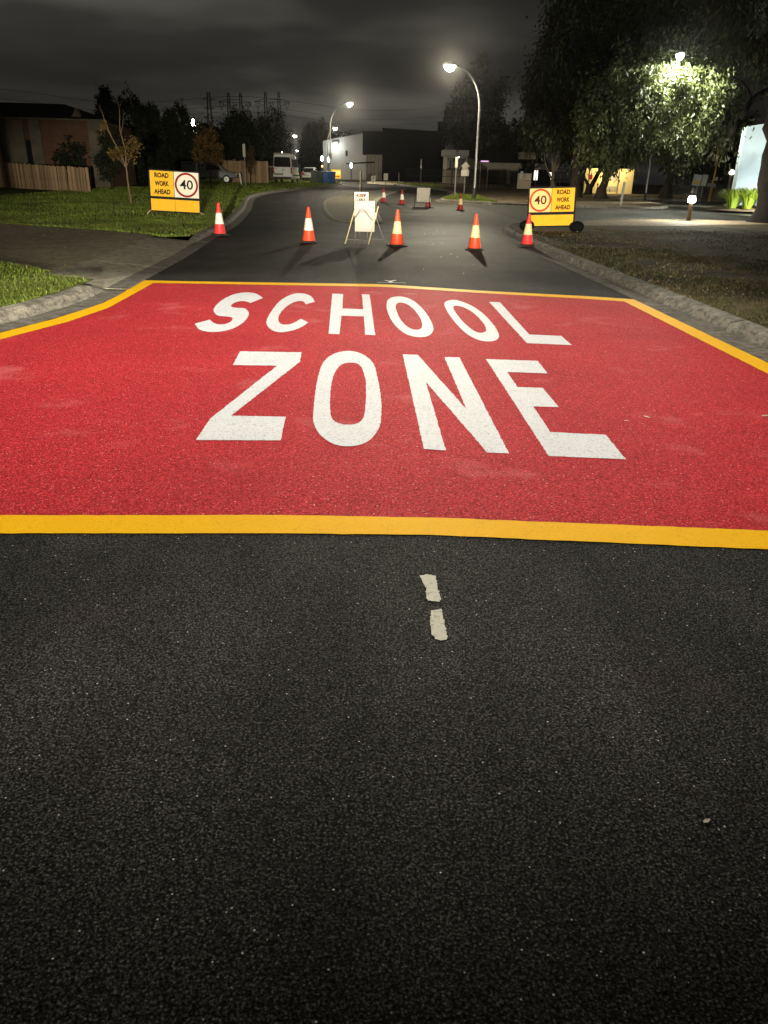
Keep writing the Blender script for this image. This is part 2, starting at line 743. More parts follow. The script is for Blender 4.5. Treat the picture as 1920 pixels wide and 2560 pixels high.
def m_bark(name, a, b):
    t = NT(name)
    c = t.ramp(t.noise(5, 6, .65, t.mapping((3, 3, .5))), (.3, a), (.7, b))
    t.bump(t.noise(9, 6, .7, t.mapping((3, 3, .5))), .8, .03)
    return t.done(c, .9, 0.0, .2)


M['blade_dull'] = m_leaf('blade_dull', (.040, .045, .014), (.095, .090, .034), .5)
M['bark'] = m_bark('bark', (.016, .012, .009), (.045, .034, .024))
M['bark_black'] = m_bark('bark_black', (.006, .005, .004), (.018, .014, .010))
M['bark_sapling'] = m_bark('bark_sapling', (.13, .085, .045), (.26, .18, .10))
M['bark_pale'] = m_bark('bark_pale', (.16, .12, .075), (.30, .24, .16))
def m_timber(name, a, b):
    t = NT(name)
    oi = t.n('ShaderNodeObjectInfo')
    c = t.ramp(t.noise(5, 6, .65, t.mapping((6, 6, .6))), (.3, a), (.7, b))
    c = t.mix(1.0, c, t.ramp(oi.outputs['Random'], (0.0, .55), (.6, 1.0), (1.0, 1.5)), 'MULTIPLY')
    t.bump(t.noise(9, 6, .7, t.mapping((6, 6, .5))), .6, .02)
    return t.done(c, .9, 0.0, .2)


M['timber'] = m_timber('fence_timber', (.25, .155, .08), (.48, .33, .19))

M['rubber'] = m_plain('black_rubber', (.014, .014, .013), .75, bump=.3)
M['bag_black'] = m_plain('bag_black', (.007, .007, .007), .9, spec=.05)
M['black'] = m_plain('black_paint', (.012, .012, .012), .5)
M['frame_black'] = m_plain('frame_black', (.010, .009, .009), .6, spec=.1)
M['cone_orange'] = m_plain('cone_orange', (.85, .075, .020), .45, var=.12, dirt=((.25, .05, .03), .45), scale=9)
M['cone_red'] = m_plain('cone_red', (.78, .035, .030), .45, var=.12, dirt=((.25, .04, .03), .45), scale=9)
M['cone_deep'] = m_plain('cone_deep', (.36, .012, .012), .5, var=.15, dirt=((.12, .02, .02), .5), scale=9)
M['band_white'] = m_plain('band_white', (.80, .76, .62), .4, var=.06, dirt=((.50, .38, .16), .6), scale=11)
M['band_worn'] = m_plain('band_worn', (.80, .62, .30), .45, var=.1, dirt=((.32, .13, .06), .85), scale=15)
M['sheet_yellow'] = m_plain('sheet_yellow', (.86, .48, .022), .55, spec=.08, var=.07, dirt=((.70, .33, .02), .5), scale=4)
M['sheet_amber'] = m_plain('sheet_amber', (.88, .47, .020), .55, spec=.08, var=.08, dirt=((.62, .27, .02), .55), scale=4)
M['sheet_white'] = m_plain('sheet_white', (.82, .77, .60), .55, spec=.08, var=.05, scale=4)
M['sheet_cream'] = m_plain('sheet_cream', (.84, .62, .24), .55, spec=.08, var=.05, scale=4)
M['ring_red'] = m_plain('ring_red', (.30, .010, .012), .6, spec=.06)
M['ring_orange'] = m_plain('ring_orange', (.62, .07, .012), .6, spec=.06)
M['ink'] = m_plain('ink_black', (.016, .010, .009), .6, spec=.05)
M['ink_brown'] = m_plain('ink_brown', (.12, .022, .009), .6, spec=.05)
M['board_white'] = m_plain('board_white', (.52, .48, .40), .55, spec=.1, var=.1, dirt=((.42, .36, .26), .35), scale=5)
M['board_grey'] = m_plain('board_grey', (.34, .30, .22), .55, var=.15, dirt=((.16, .14, .10), .6), scale=4)
M['leg_yellow'] = m_plain('leg_yellow', (.68, .58, .30), .45, .2)
M['steel'] = m_plain('galvanised_steel', (.42, .41, .38), .42, .75, scale=9)
M['steel_dull'] = m_plain('dull_steel', (.24, .23, .20), .6, .4, scale=9)
M['pole_dark'] = m_plain('dark_sleeve', (.03, .03, .03), .6)
M['lamp_shell'] = m_plain('lamp_shell', (.30, .30, .29), .5, .3)
M['lens'] = m_emit('lamp_lens', (1.0, .93, .70), 55.0)
M['lens_cool'] = m_emit('cool_lens', (.93, 1.0, .95), 45.0)
M['glow_small'] = m_emit('small_glow', (1.0, .92, .75), 9.0)
M['glow_cool'] = m_emit('cool_glow', (.75, 1.0, 1.0), 7.0)
M['glow_pink'] = m_emit('pink_panel', (.8, .3, .75), .9)
M['lit_window'] = m_emit('lit_window', (1.0, .97, .82), 2.5)
M['lit_blue'] = m_emit('lit_blue_window', (.45, .80, .85), .35)
M['white_car'] = m_plain('white_car_paint', (.84, .82, .75), .28, var=.05, scale=3, spec=.5)
M['ute_paint'] = m_plain('dimmed_white_paint', (.17, .165, .15), .45, var=.12, scale=3)  # white paint darkened to stand in for dim light on the ute
M['silver_car'] = m_plain('silver_car_paint', (.45, .45, .44), .3, .55, var=.06, scale=3)
M['grey_car'] = m_plain('grey_car_paint', (.16, .17, .18), .3, .4, var=.06, scale=3)
M['glass_dark'] = m_plain('tinted_glass', (.006, .007, .008), .08, var=.1, spec=.6)
M['tail_red'] = m_plain('tail_lens_red', (.35, .012, .008), .2)
M['tail_amber'] = m_plain('tail_lens_amber', (.65, .20, .02), .2)
M['plate'] = m_plain('number_plate', (.66, .63, .52), .5)
M['bin_green'] = m_plain('bin_green', (.035, .055, .028), .5, scale=5)
M['bin_blue'] = m_plain('bin_blue', (.012, .085, .30), .45, scale=5)
M['wall_cream'] = m_plain('cream_render', (.095, .078, .048), .85, var=.4, scale=1.2, bump=.4, dirt=((.16, .12, .07), .6))
M['wall_brown'] = m_plain('brown_render', (.085, .038, .017), .85, var=.15, scale=1.0, bump=.4)
M['wall_white'] = m_plain('white_cladding', (.29, .275, .245), .7, var=.12, scale=.6, bump=.2)
M['wall_pale'] = m_plain('pale_render', (.38, .33, .25), .8, var=.15, scale=1.0, bump=.3)
M['wall_yellow'] = m_plain('yellow_render', (.70, .56, .26), .8, var=.08, scale=1.5, bump=.3)
M['wall_blue'] = m_plain('pale_blue_panel', (.58, .69, .71), .6, var=.05, scale=1.0)
M['wall_dark'] = m_plain('dark_cladding', (.012, .011, .010), .9, spec=.1, var=.2, scale=1.0)
M['roof_dark'] = m_plain('dark_roof', (.014, .013, .012), .9, spec=.1, var=.2, scale=2.0)
M['slat_dark'] = m_plain('dark_slat', (.014, .012, .010), .8, spec=.1)
M['fence_dark'] = m_plain('dark_fence', (.012, .012, .011), .8, spec=.1)
M['pylon'] = m_plain('pylon_steel', (.05, .05, .048), .7)
M['pole_yellow'] = m_plain('yellow_post', (.72, .36, .015), .5)
M['post_white'] = m_plain('white_post', (.72, .69, .58), .55)
M['bollard'] = m_plain('bollard_brown', (.20, .12, .06), .6)
M['stone'] = m_plain('pale_stone', (.75, .70, .58), .6)
M['dead_leaf'] = m_plain('dead_leaf', (.66, .60, .46), .7)

# ------------------------------------------------------------------ ground, road and verges
struct(sheet('ground', [[(-420, -60), (420, -60), (420, 620), (-420, 620)]], -0.09, M['ground']))
road = struct(sheet('road', [[(-70, -40), (90, -40), (90, 340), (-70, 340)]], 0.0, M['asphalt']))

LEFT_LIP = [(-4.9, -25), (-4.9, -5), (-4.86, 2), (-4.72, 5), (-4.42, 7.2), (-4.02, 8.8), (-3.80, 10.46), (-3.96, 12.9), (-4.26, 17.1),
            (-4.64, 20.9), (-4.93, 24.5), (-5.25, 28.5), (-5.65, 32), (-6.4, 38), (-7.4, 44.5), (-8.1, 50), (-8.35, 56),
            (-8.0, 62), (-7.1, 69.5), (-6.0, 79), (-5.25, 86), (-5.0, 90.5), (-5.5, 96), (-7.5, 104), (-11, 118), (-17, 150),
            (-30, 210), (-60, 330)]
RIGHT_LIP = [(3.88, -25), (3.85, 2), (3.76, 7.56), (3.68, 12), (3.56, 16.6), (3.48, 21), (3.40, 25), (3.42, 27.2), (3.62, 28.8),
             (4.15, 30.1), (5.1, 31.0), (7.6, 32.9), (9.6, 34.5), (12.4, 35.3), (15.5, 35.4), (24, 35.6), (70, 37)]
left_lip = catmull([(*p, 0) for p in LEFT_LIP], 6)
right_lip = catmull([(*p, 0) for p in RIGHT_LIP], 6)
FAR_LIP = [(90, 57.5), (40, 58.2), (26, 60), (21, 62), (18.2, 64.3), (16.3, 64.0), (16.2, 60.5), (17.2, 57), (17.2, 51), (16.0, 47.8), (13.6, 46.2), (10.2, 46.4),
           (7.5, 47.2), (5.2, 48.5), (3.5, 50.0), (2.75, 52.2), (3.5, 57), (4.4, 65), (4.7, 73), (3.9, 80), (2.3, 86), (0.3, 95),
           (-2.2, 106), (-5.2, 118), (-10, 140), (-20, 190), (-47, 330)]
far_lip = catmull([(*p, 0) for p in FAR_LIP], 5)


def lay_kerb(name, lip, side, section, seg, chip, mats, jitter_seed, smooth_far=60, ramp0=0.0, ramp1=0.0):
    """kerb and channel swept along the lip line, cast in lengths with open joints between them"""
    root = bpy.data.objects.new(name, None)
    link(root)
    struct(root)
    P = resample(lip, 0.25)
    N = normals2(P)
    r = random.Random(jitter_seed)
    pts = []
    total = 0.25 * (len(P) - 1)
    for i, (p, n) in enumerate(zip(P, N)):
        row = []
        k0 = min(1.0, .22 + .78 * (0.25 * i / ramp0)) if ramp0 else 1.0
        k1 = min(1.0, .22 + .78 * ((total - 0.25 * i) / ramp1)) if ramp1 else 1.0
        near = p.y < 40
        for k, (o, z) in enumerate(section):
            jz = jo = 0.0
            if chip and near and 2 <= k <= 3:
                jz = -abs(r.gauss(0, chip)) * (1.6 if r.random() < .2 else 1)
                jo = abs(r.gauss(0, chip))
            q = p + n * side * (o + jo)
            row.append(Vector((q.x, q.y, tz(q.y) + (z * min(k0, k1) if z > .02 else z) + jz)))
        pts.append(row)
    step = max(2, int(seg / 0.25))
    i = 0
    while i < len(pts) - 1:
        j = min(i + (step if pts[i][0].y < smooth_far else step * 8), len(pts) - 1)
        rows = [list(q) for q in pts[i:j + 1]]
        for a, b in ((0, 1), (-1, -2)):
            if len(rows) > 1:
                for k in range(len(section)):
                    d = (rows[b][k] - rows[a][k])
                    rows[a][k] = rows[a][k] + d.normalized() * 0.010
        mb = MB()
        ns = len(section)
        vs = [q for row in rows for q in row]
        for s in range(ns - 1):
            fs = [(a * ns + s, a * ns + s + 1, (a + 1) * ns + s + 1, (a + 1) * ns + s) for a in range(len(rows) - 1)]
            mb.add(vs, fs, mats[s])
        mb.add(rows[0], [tuple(range(ns))], mats[-1])
        mb.add(rows[-1], [tuple(range(ns))], mats[-1])
        mb.build('kerb_length', root)
        i = j
    return root


KS = [(0.0, .006), (.30, .012), (.345, .120), (.39, .138), (.53, .140), (.53, -.05)]
KM = [M['gutter'], M['kerb'], M['kerb'], M['kerb'], M['kerb']]
AS = [(0.0, .006), (.34, .016), (.40, .026), (1.00, .085), (1.42, .134), (1.42, -.05)]
AM = [M['gutter'], M['apron'], M['apron'], M['apron'], M['apron']]


def part_of(lip, y0, y1):
    return [p for p in lip if y0 <= p.y <= y1]


kl = resample(left_lip, 0.1)
lay_kerb('kerb', part_of(kl, -20, 11.75), 1, KS, 2.45, .010, KM, 3, ramp1=.5)
lay_kerb('crossover_apron', part_of(kl, 11.76, 20.85), 1, AS, 3.0, 0, AM, 4)
lay_kerb('kerb', part_of(kl, 20.86, 200), 1, KS, 2.45, .008, KM, 5, ramp0=1.2)
lay_kerb('kerb', [p for p in resample(right_lip, 0.1) if p.x < 40 and p.y > -20], -1, KS, 2.45, .016, KM, 6)
lay_kerb('kerb', [p for p in resample(far_lip, 0.1) if p.x < 60 and p.y < 200], -1, KS, 4.0, .0, KM, 7)

lv = []
for p, q in zip(left_lip, normals2(left_lip)):
    d = 1.40 if 12.2 < p.y < 20.4 else .52
    lv.append(p + q * d)
left_verge_ring = [(p.x, p.y) for p in lv] + [(-400, 330), (-400, -25)]
struct(sheet('grass_verge', [left_verge_ring], KB, M['turf_soil']))
rv = offset(right_lip, -.52)
right_verge_ring = [(p.x, p.y) for p in rv] + [(70, -25)]
struct(sheet('dry_verge', [right_verge_ring], KB, M['dry_soil']))
fv = offset(far_lip, -.52)
far_verge_ring = [(p.x, p.y) for p in fv] + [(-40, 330), (-40, 600), (400, 600), (400, 57.5)]
struct(sheet('far_verge', [far_verge_ring], KB, M['bank_soil']))
struct(sheet('driveway', [[(-5.28, 12.6), (-5.33, 13.4), (-5.56, 16.3), (-5.96, 20.5), (-6.42, 21.3), (-7.73, 22.2), (-9.43, 23.16),
                           (-11.53, 24.15), (-30, 33), (-60, 45), (-60, 38), (-30, 25.5), (-6.75, 13.9), (-6.04, 13.3)]], KB + .005, M['driveway']))
struct(sheet('footpath', [[(4.9, 29.9), (7.9, 32.2), (9.9, 33.75), (12.5, 34.55), (15.5, 34.65), (24, 34.9), (24, 33.4), (15.5, 32.9), (12.6, 31.6),
                           (10.9, 30.4), (8.1, 29.7), (6.5, 29.2)]], KB + .005, M['path']))
side_ring = [(p.x - .02, p.y + .05) for p in right_lip if p.y > 31.2] + [(70, 57.5)] + \
            [(p.x, p.y - .03) for p in far_lip if p.y < 66 and p.x < 60 and (p.x > 4.2 and p.y < 66 and not (p.x < 6 and p.y > 50))]
struct(sheet('side_road', [side_ring], .004, M['old_asphalt']))

# splitter island at the bend, then a small one beyond
ISL = [(-3.66, 43.7), (-3.92, 48.5), (-3.75, 55), (-3.1, 63.5), (-1.2, 71.7), (.9, 76.6), (1.35, 76.4), (.75, 71), (-.1, 62), (-.75, 52), (-.72, 42), (-.30, 31.3),
       (-.55, 30.8), (-1.5, 30.55), (-2.1, 30.9), (-2.6, 33.4), (-3.2, 38.5)]


def island(name, ring, h):
    c = Vector((sum(p[0] for p in ring) / len(ring), sum(p[1] for p in ring) / len(ring), 0))
    n = len(ring)
    mb = MB()
    rows = []
    for ins, z in ((0, 0.004), (.07, h * .7), (.14, h), (.24, h + .002)):
        row = []
        for i, p in enumerate(ring):
            a, b = Vector((*ring[i - 1], 0)), Vector((*ring[(i + 1) % n], 0))
            t = (b - a).normalized()
            nn = Vector((-t.y, t.x, 0))
            if nn.dot(c - Vector((*p, 0))) < 0:
                nn = -nn
            q = Vector((*p, 0)) + nn * ins
            row.append(Vector((q.x, q.y, tz(q.y) + z)))
        rows.append(row)
    for r0, r1 in zip(rows, rows[1:]):
        mb.add(r0 + r1, [(i, (i + 1) % n, n + (i + 1) % n, n + i) for i in range(n)], M['apron'])
    o = mb.build(name)
    struct(o)
    sheet('concrete_infill', [[(p.x, p.y) for p in rows[-1]]], h + .002, M['island'], o)
    return o


isl_ring = [(p.x, p.y) for p in catmull([(*p, 0) for p in ISL + ISL[:1]], 3)[:-1]]
island('traffic_island', isl_ring, .05)
island('traffic_island', [(-2.95, 101.5), (-2.2, 98.3), (-1.0, 95.8), (.3, 94.4), (.65, 95.6), (-.2, 98.8), (-1.4, 101.7), (-2.4, 103)], .12)

# red school-zone surfacing with its yellow border and white words
INNER = [(-4.44, 3.56), (-1.94, 3.53), (-.53, 3.61), (.24, 3.62), (1.95, 3.55), (3.62, 3.47), (3.54, 7.09), (3.47, 11.67), (2.92, 11.87), (1.41, 12.26),
         (.05, 12.70), (-.19, 12.73), (-3.25, 12.61), (-3.73, 12.58), (-3.66, 11.4), (-3.59, 10.05), (-3.70, 9.0), (-3.95, 8.0), (-4.25, 6.8), (-4.46, 5)]
OUTER = [(-4.70, 3.35), (-1.84, 3.32), (-.5, 3.39), (.23, 3.41), (1.85, 3.33), (3.85, 3.25), (3.76, 7.4), (3.685, 11.93), (2.99, 12.17), (1.44, 12.53),
         (.02, 13.03), (-.22, 13.06), (-3.32, 12.89), (-3.97, 12.90), (-3.86, 11.4), (-3.79, 10.46), (-3.92, 9.2), (-4.15, 8.2), (-4.45, 6.9), (-4.69, 5)]
sheet('red_surface', [INNER], .003, M['red_surface'], road)
sheet('yellow_border_line', [ragged(OUTER, .06, .0016), ragged(INNER, .06, .0016)], .005, M['line_yellow'], road)
LETTERS = {
 'Z': [[(-1.455,7.578),(-0.848,7.596),(-0.817,7.176),(-1.119,5.360),(-0.725,5.366),(-0.690,4.823),(-1.239,4.790),(-1.251,5.283),(-1.008,6.985),(-1.410,6.975)]],
 'O_big': [[(-0.385,7.715),(-0.337,7.697),(-0.290,7.645),(-0.247,7.569),(-0.206,7.472),(-0.168,7.351),(-0.136,7.202),(-0.113,7.020),(-0.096,6.811),(-0.081,6.590),(-0.065,6.357),(-0.051,6.113),(-0.041,5.883),(-0.036,5.667),(-0.035,5.466),(-0.037,5.298),(-0.044,5.178),(-0.055,5.091),(-0.068,5.013),(-0.085,4.937),(-0.104,4.871),(-0.128,4.817),(-0.158,4.776),(-0.192,4.747),(-0.227,4.731),(-0.261,4.728),(-0.296,4.738),(-0.330,4.763),(-0.365,4.805),(-0.399,4.861),(-0.431,4.934),(-0.461,5.019),(-0.489,5.119),(-0.514,5.250),(-0.532,5.422),(-0.547,5.624),(-0.561,5.839),(-0.575,6.069),(-0.587,6.311),(-0.596,6.543),(-0.603,6.762),(-0.606,6.971),(-0.600,7.156),(-0.584,7.316),(-0.559,7.453),(-0.526,7.562),(-0.484,7.643),(-0.434,7.696)], [(-0.346,7.181),(-0.318,7.180),(-0.288,7.160),(-0.262,7.109),(-0.240,7.018),(-0.220,6.897),(-0.204,6.758),(-0.190,6.603),(-0.179,6.430),(-0.171,6.248),(-0.165,6.049),(-0.161,5.842),(-0.159,5.666),(-0.159,5.537),(-0.161,5.439),(-0.167,5.360),(-0.178,5.298),(-0.193,5.256),(-0.213,5.226),(-0.240,5.207),(-0.271,5.200),(-0.301,5.208),(-0.330,5.228),(-0.358,5.262),(-0.382,5.319),(-0.399,5.402),(-0.412,5.509),(-0.424,5.644),(-0.438,5.821),(-0.451,6.026),(-0.461,6.223),(-0.466,6.404),(-0.468,6.578),(-0.466,6.734),(-0.457,6.871),(-0.444,6.991),(-0.427,7.082),(-0.403,7.140),(-0.375,7.170)]],
 'N': [[(0.151,7.610),(0.301,7.592),(0.609,5.661),(0.558,7.518),(0.705,7.522),(0.789,4.657),(0.652,4.666),(0.334,6.499),(0.388,4.691),(0.248,4.710)]],
 'E': [[(0.959,7.472),(1.460,7.436),(1.454,6.915),(1.092,6.937),(1.103,6.385),(1.316,6.379),(1.330,5.785),(1.135,5.790),(1.144,5.134),(1.518,5.100),(1.518,4.595),(1.036,4.627)]],
 'S': [[(-1.783,11.217),(-1.828,11.337),(-1.892,11.504),(-1.954,11.636),(-2.009,11.706),(-2.063,11.740),(-2.114,11.740),(-2.163,11.707),(-2.210,11.639),(-2.248,11.538),(-2.276,11.399),(-2.296,11.227),(-2.307,11.042),(-2.308,10.838),(-2.301,10.621),(-2.289,10.424),(-2.273,10.262),(-2.253,10.121),(-2.226,9.990),(-2.189,9.859),(-2.146,9.739),(-2.103,9.650),(-2.063,9.611),(-2.024,9.604),(-1.988,9.594),(-1.954,9.575),(-1.924,9.555),(-1.899,9.517),(-1.881,9.448),(-1.869,9.361),(-1.863,9.281),(-1.865,9.211),(-1.874,9.146),(-1.887,9.096),(-1.906,9.063),(-1.929,9.043),(-1.954,9.039),(-1.981,9.053),(-2.010,9.082),(-2.040,9.126),(-2.074,9.198),(-2.110,9.285),(-2.136,9.347),(-2.168,9.259),(-2.213,9.139),(-2.245,9.051),(-2.213,8.955),(-2.167,8.821),(-2.119,8.709),(-2.073,8.640),(-2.025,8.592),(-1.979,8.564),(-1.936,8.555),(-1.895,8.566),(-1.858,8.593),(-1.822,8.635),(-1.790,8.692),(-1.763,8.768),(-1.741,8.863),(-1.724,8.977),(-1.714,9.102),(-1.708,9.241),(-1.709,9.393),(-1.716,9.541),(-1.729,9.685),(-1.749,9.827),(-1.774,9.956),(-1.807,10.074),(-1.844,10.180),(-1.882,10.256),(-1.918,10.281),(-1.953,10.277),(-1.988,10.281),(-2.022,10.306),(-2.056,10.341),(-2.081,10.391),(-2.095,10.467),(-2.102,10.558),(-2.100,10.644),(-2.091,10.723),(-2.074,10.798),(-2.053,10.850),(-2.029,10.875),(-2.001,10.877),(-1.972,10.863),(-1.938,10.821),(-1.903,10.763),(-1.878,10.720),(-1.850,10.867),(-1.812,11.070)]],
 'C': [[(-1.024,10.959),(-1.051,11.113),(-1.090,11.330),(-1.134,11.513),(-1.180,11.634),(-1.231,11.721),(-1.280,11.770),(-1.329,11.782),(-1.377,11.755),(-1.419,11.670),(-1.456,11.510),(-1.487,11.291),(-1.508,11.047),(-1.515,10.773),(-1.511,10.474),(-1.504,10.188),(-1.495,9.921),(-1.482,9.668),(-1.467,9.451),(-1.449,9.287),(-1.428,9.160),(-1.404,9.045),(-1.374,8.931),(-1.340,8.830),(-1.305,8.748),(-1.269,8.687),(-1.232,8.645),(-1.195,8.629),(-1.156,8.645),(-1.118,8.687),(-1.082,8.745),(-1.049,8.818),(-1.018,8.906),(-0.993,9.001),(-0.975,9.112),(-0.962,9.230),(-0.954,9.313),(-0.988,9.380),(-1.034,9.472),(-1.068,9.538),(-1.080,9.455),(-1.098,9.339),(-1.119,9.243),(-1.140,9.182),(-1.164,9.141),(-1.189,9.120),(-1.214,9.117),(-1.240,9.135),(-1.264,9.175),(-1.287,9.242),(-1.309,9.331),(-1.327,9.435),(-1.343,9.551),(-1.356,9.680),(-1.365,9.823),(-1.369,9.985),(-1.370,10.160),(-1.366,10.329),(-1.356,10.492),(-1.341,10.649),(-1.324,10.780),(-1.303,10.878),(-1.279,10.949),(-1.255,10.993),(-1.231,11.007),(-1.207,10.995),(-1.184,10.958),(-1.161,10.879),(-1.140,10.775),(-1.125,10.700),(-1.095,10.777),(-1.054,10.882)]],
 'H': [[(-0.843,11.814),(-0.679,11.788),(-0.610,10.415),(-0.334,10.393),(-0.401,11.832),(-0.285,11.798),(-0.140,8.581),(-0.253,8.596),(-0.306,9.818),(-0.588,9.835),(-0.536,8.592),(-0.657,8.606)]],
 'O_one': [[(0.138,11.661),(0.179,11.658),(0.223,11.630),(0.268,11.556),(0.311,11.426),(0.353,11.248),(0.393,11.033),(0.430,10.768),(0.464,10.465),(0.491,10.170),(0.511,9.886),(0.524,9.609),(0.530,9.369),(0.531,9.179),(0.525,9.026),(0.513,8.893),(0.494,8.771),(0.468,8.669),(0.439,8.592),(0.406,8.544),(0.368,8.522),(0.330,8.523),(0.291,8.545),(0.252,8.591),(0.213,8.666),(0.177,8.773),(0.142,8.909),(0.109,9.074),(0.078,9.268),(0.049,9.490),(0.024,9.735),(0.002,10.016),(-0.016,10.320),(-0.026,10.602),(-0.028,10.854),(-0.023,11.085),(-0.013,11.272),(0.002,11.399),(0.022,11.482),(0.046,11.547),(0.073,11.605),(0.103,11.645)], [(0.150,11.065),(0.182,11.063),(0.220,11.012),(0.256,10.923),(0.287,10.796),(0.317,10.632),(0.343,10.447),(0.366,10.234),(0.386,10.001),(0.400,9.784),(0.407,9.592),(0.409,9.418),(0.405,9.271),(0.398,9.157),(0.385,9.072),(0.368,9.012),(0.344,8.977),(0.317,8.968),(0.289,8.987),(0.264,9.036),(0.239,9.113),(0.215,9.215),(0.193,9.342),(0.171,9.493),(0.152,9.662),(0.134,9.858),(0.119,10.072),(0.108,10.273),(0.100,10.455),(0.095,10.623),(0.098,10.769),(0.109,10.899),(0.126,11.006)]],
 'O_two': [[(0.939,11.440),(0.977,11.419),(1.015,11.362),(1.053,11.268),(1.096,11.134),(1.139,10.965),(1.176,10.773),(1.205,10.557),(1.229,10.319),(1.247,10.081),(1.259,9.842),(1.266,9.602),(1.270,9.379),(1.270,9.177),(1.266,8.993),(1.258,8.832),(1.244,8.698),(1.225,8.587),(1.202,8.499),(1.173,8.433),(1.141,8.389),(1.107,8.366),(1.070,8.362),(1.031,8.378),(0.995,8.421),(0.963,8.491),(0.933,8.587),(0.905,8.718),(0.878,8.890),(0.853,9.097),(0.831,9.324),(0.812,9.572),(0.796,9.841),(0.784,10.113),(0.776,10.402),(0.772,10.693),(0.774,10.932),(0.784,11.090),(0.800,11.196),(0.824,11.281),(0.857,11.360),(0.898,11.418)], [(0.921,10.888),(0.952,10.881),(0.990,10.834),(1.026,10.752),(1.058,10.629),(1.088,10.470),(1.113,10.293),(1.132,10.092),(1.147,9.872),(1.156,9.670),(1.160,9.495),(1.159,9.337),(1.154,9.203),(1.147,9.097),(1.136,9.014),(1.120,8.950),(1.097,8.900),(1.069,8.868),(1.042,8.866),(1.019,8.898),(0.998,8.961),(0.978,9.056),(0.958,9.188),(0.938,9.353),(0.921,9.536),(0.906,9.746),(0.893,9.974),(0.883,10.184),(0.877,10.367),(0.875,10.532),(0.878,10.667),(0.887,10.773),(0.900,10.850)]],
 'L': [[(1.438,11.326),(1.591,11.302),(1.605,8.829),(1.960,8.784),(1.966,8.265),(1.495,8.317)]],
}
for k_, rings_ in LETTERS.items():
    sheet('painted_letter', [ragged(r_, .03, .0018) for r_ in rings_], .006, M['line_white'], road)
for ring_ in ([(.162, 2.985), (.196, 3.0), (.232, 2.988), (.236, 2.86), (.245, 2.785), (.236, 2.762), (.190, 2.770), (.184, 2.80), (.186, 2.87)],
              [(.197, 2.692), (.242, 2.705), (.244, 2.64), (.252, 2.50), (.246, 2.478), (.224, 2.472), (.203, 2.482), (.203, 2.50), (.192, 2.51), (.190, 2.60)]):
    sheet('centre_line_dash', [ragged(ring_, .008, .0016)], .005, M['line_old'], road)
for ring_ in ([(-.06, 13.62), (.01, 13.52), (.10, 13.66), (.13, 13.64), (.05, 13.46), (.06, 13.34), (-.01, 13.34), (0, 13.45), (-.09, 13.60)],
              [(-.20, 13.33), (.28, 13.31), (.28, 13.28), (-.20, 13.30)],
              [(-.18, 13.30), (-.18, 13.30), (-.1, 13.29), (-.16, 13.24)]):
    if len(set(ring_)) == len(ring_):
        sheet('survey_mark', [ring_], .005, M['line_white'], road)

# ------------------------------------------------------------------ lamps that light the place
def spot(name, loc, power, col, parent=None, size=math.radians(158), blend=.55, radius=.14, rot=(0, 0, 0)):
    d = bpy.data.lights.new(name, 'SPOT')
    d.energy = power
    d.color = col
    d.spot_size = size
    d.spot_blend = blend
    d.shadow_soft_size = radius
    o = bpy.data.objects.new(name, d)
    o.location = loc
    o.rotation_euler = rot
    return link(o, parent)


def point(name, loc, power, col, parent=None, radius=.1):
    d = bpy.data.lights.new(name, 'POINT')
    d.energy = power
    d.color = col
    d.shadow_soft_size = radius
    o = bpy.data.objects.new(name, d)
    o.location = loc
    return link(o, parent)


WARM = (1.0, .90, .68)
SOFT = (1.0, .95, .86)
COOL = (.92, 1.0, .93)
LAMP_GROUP = 'street lamps along the roads'


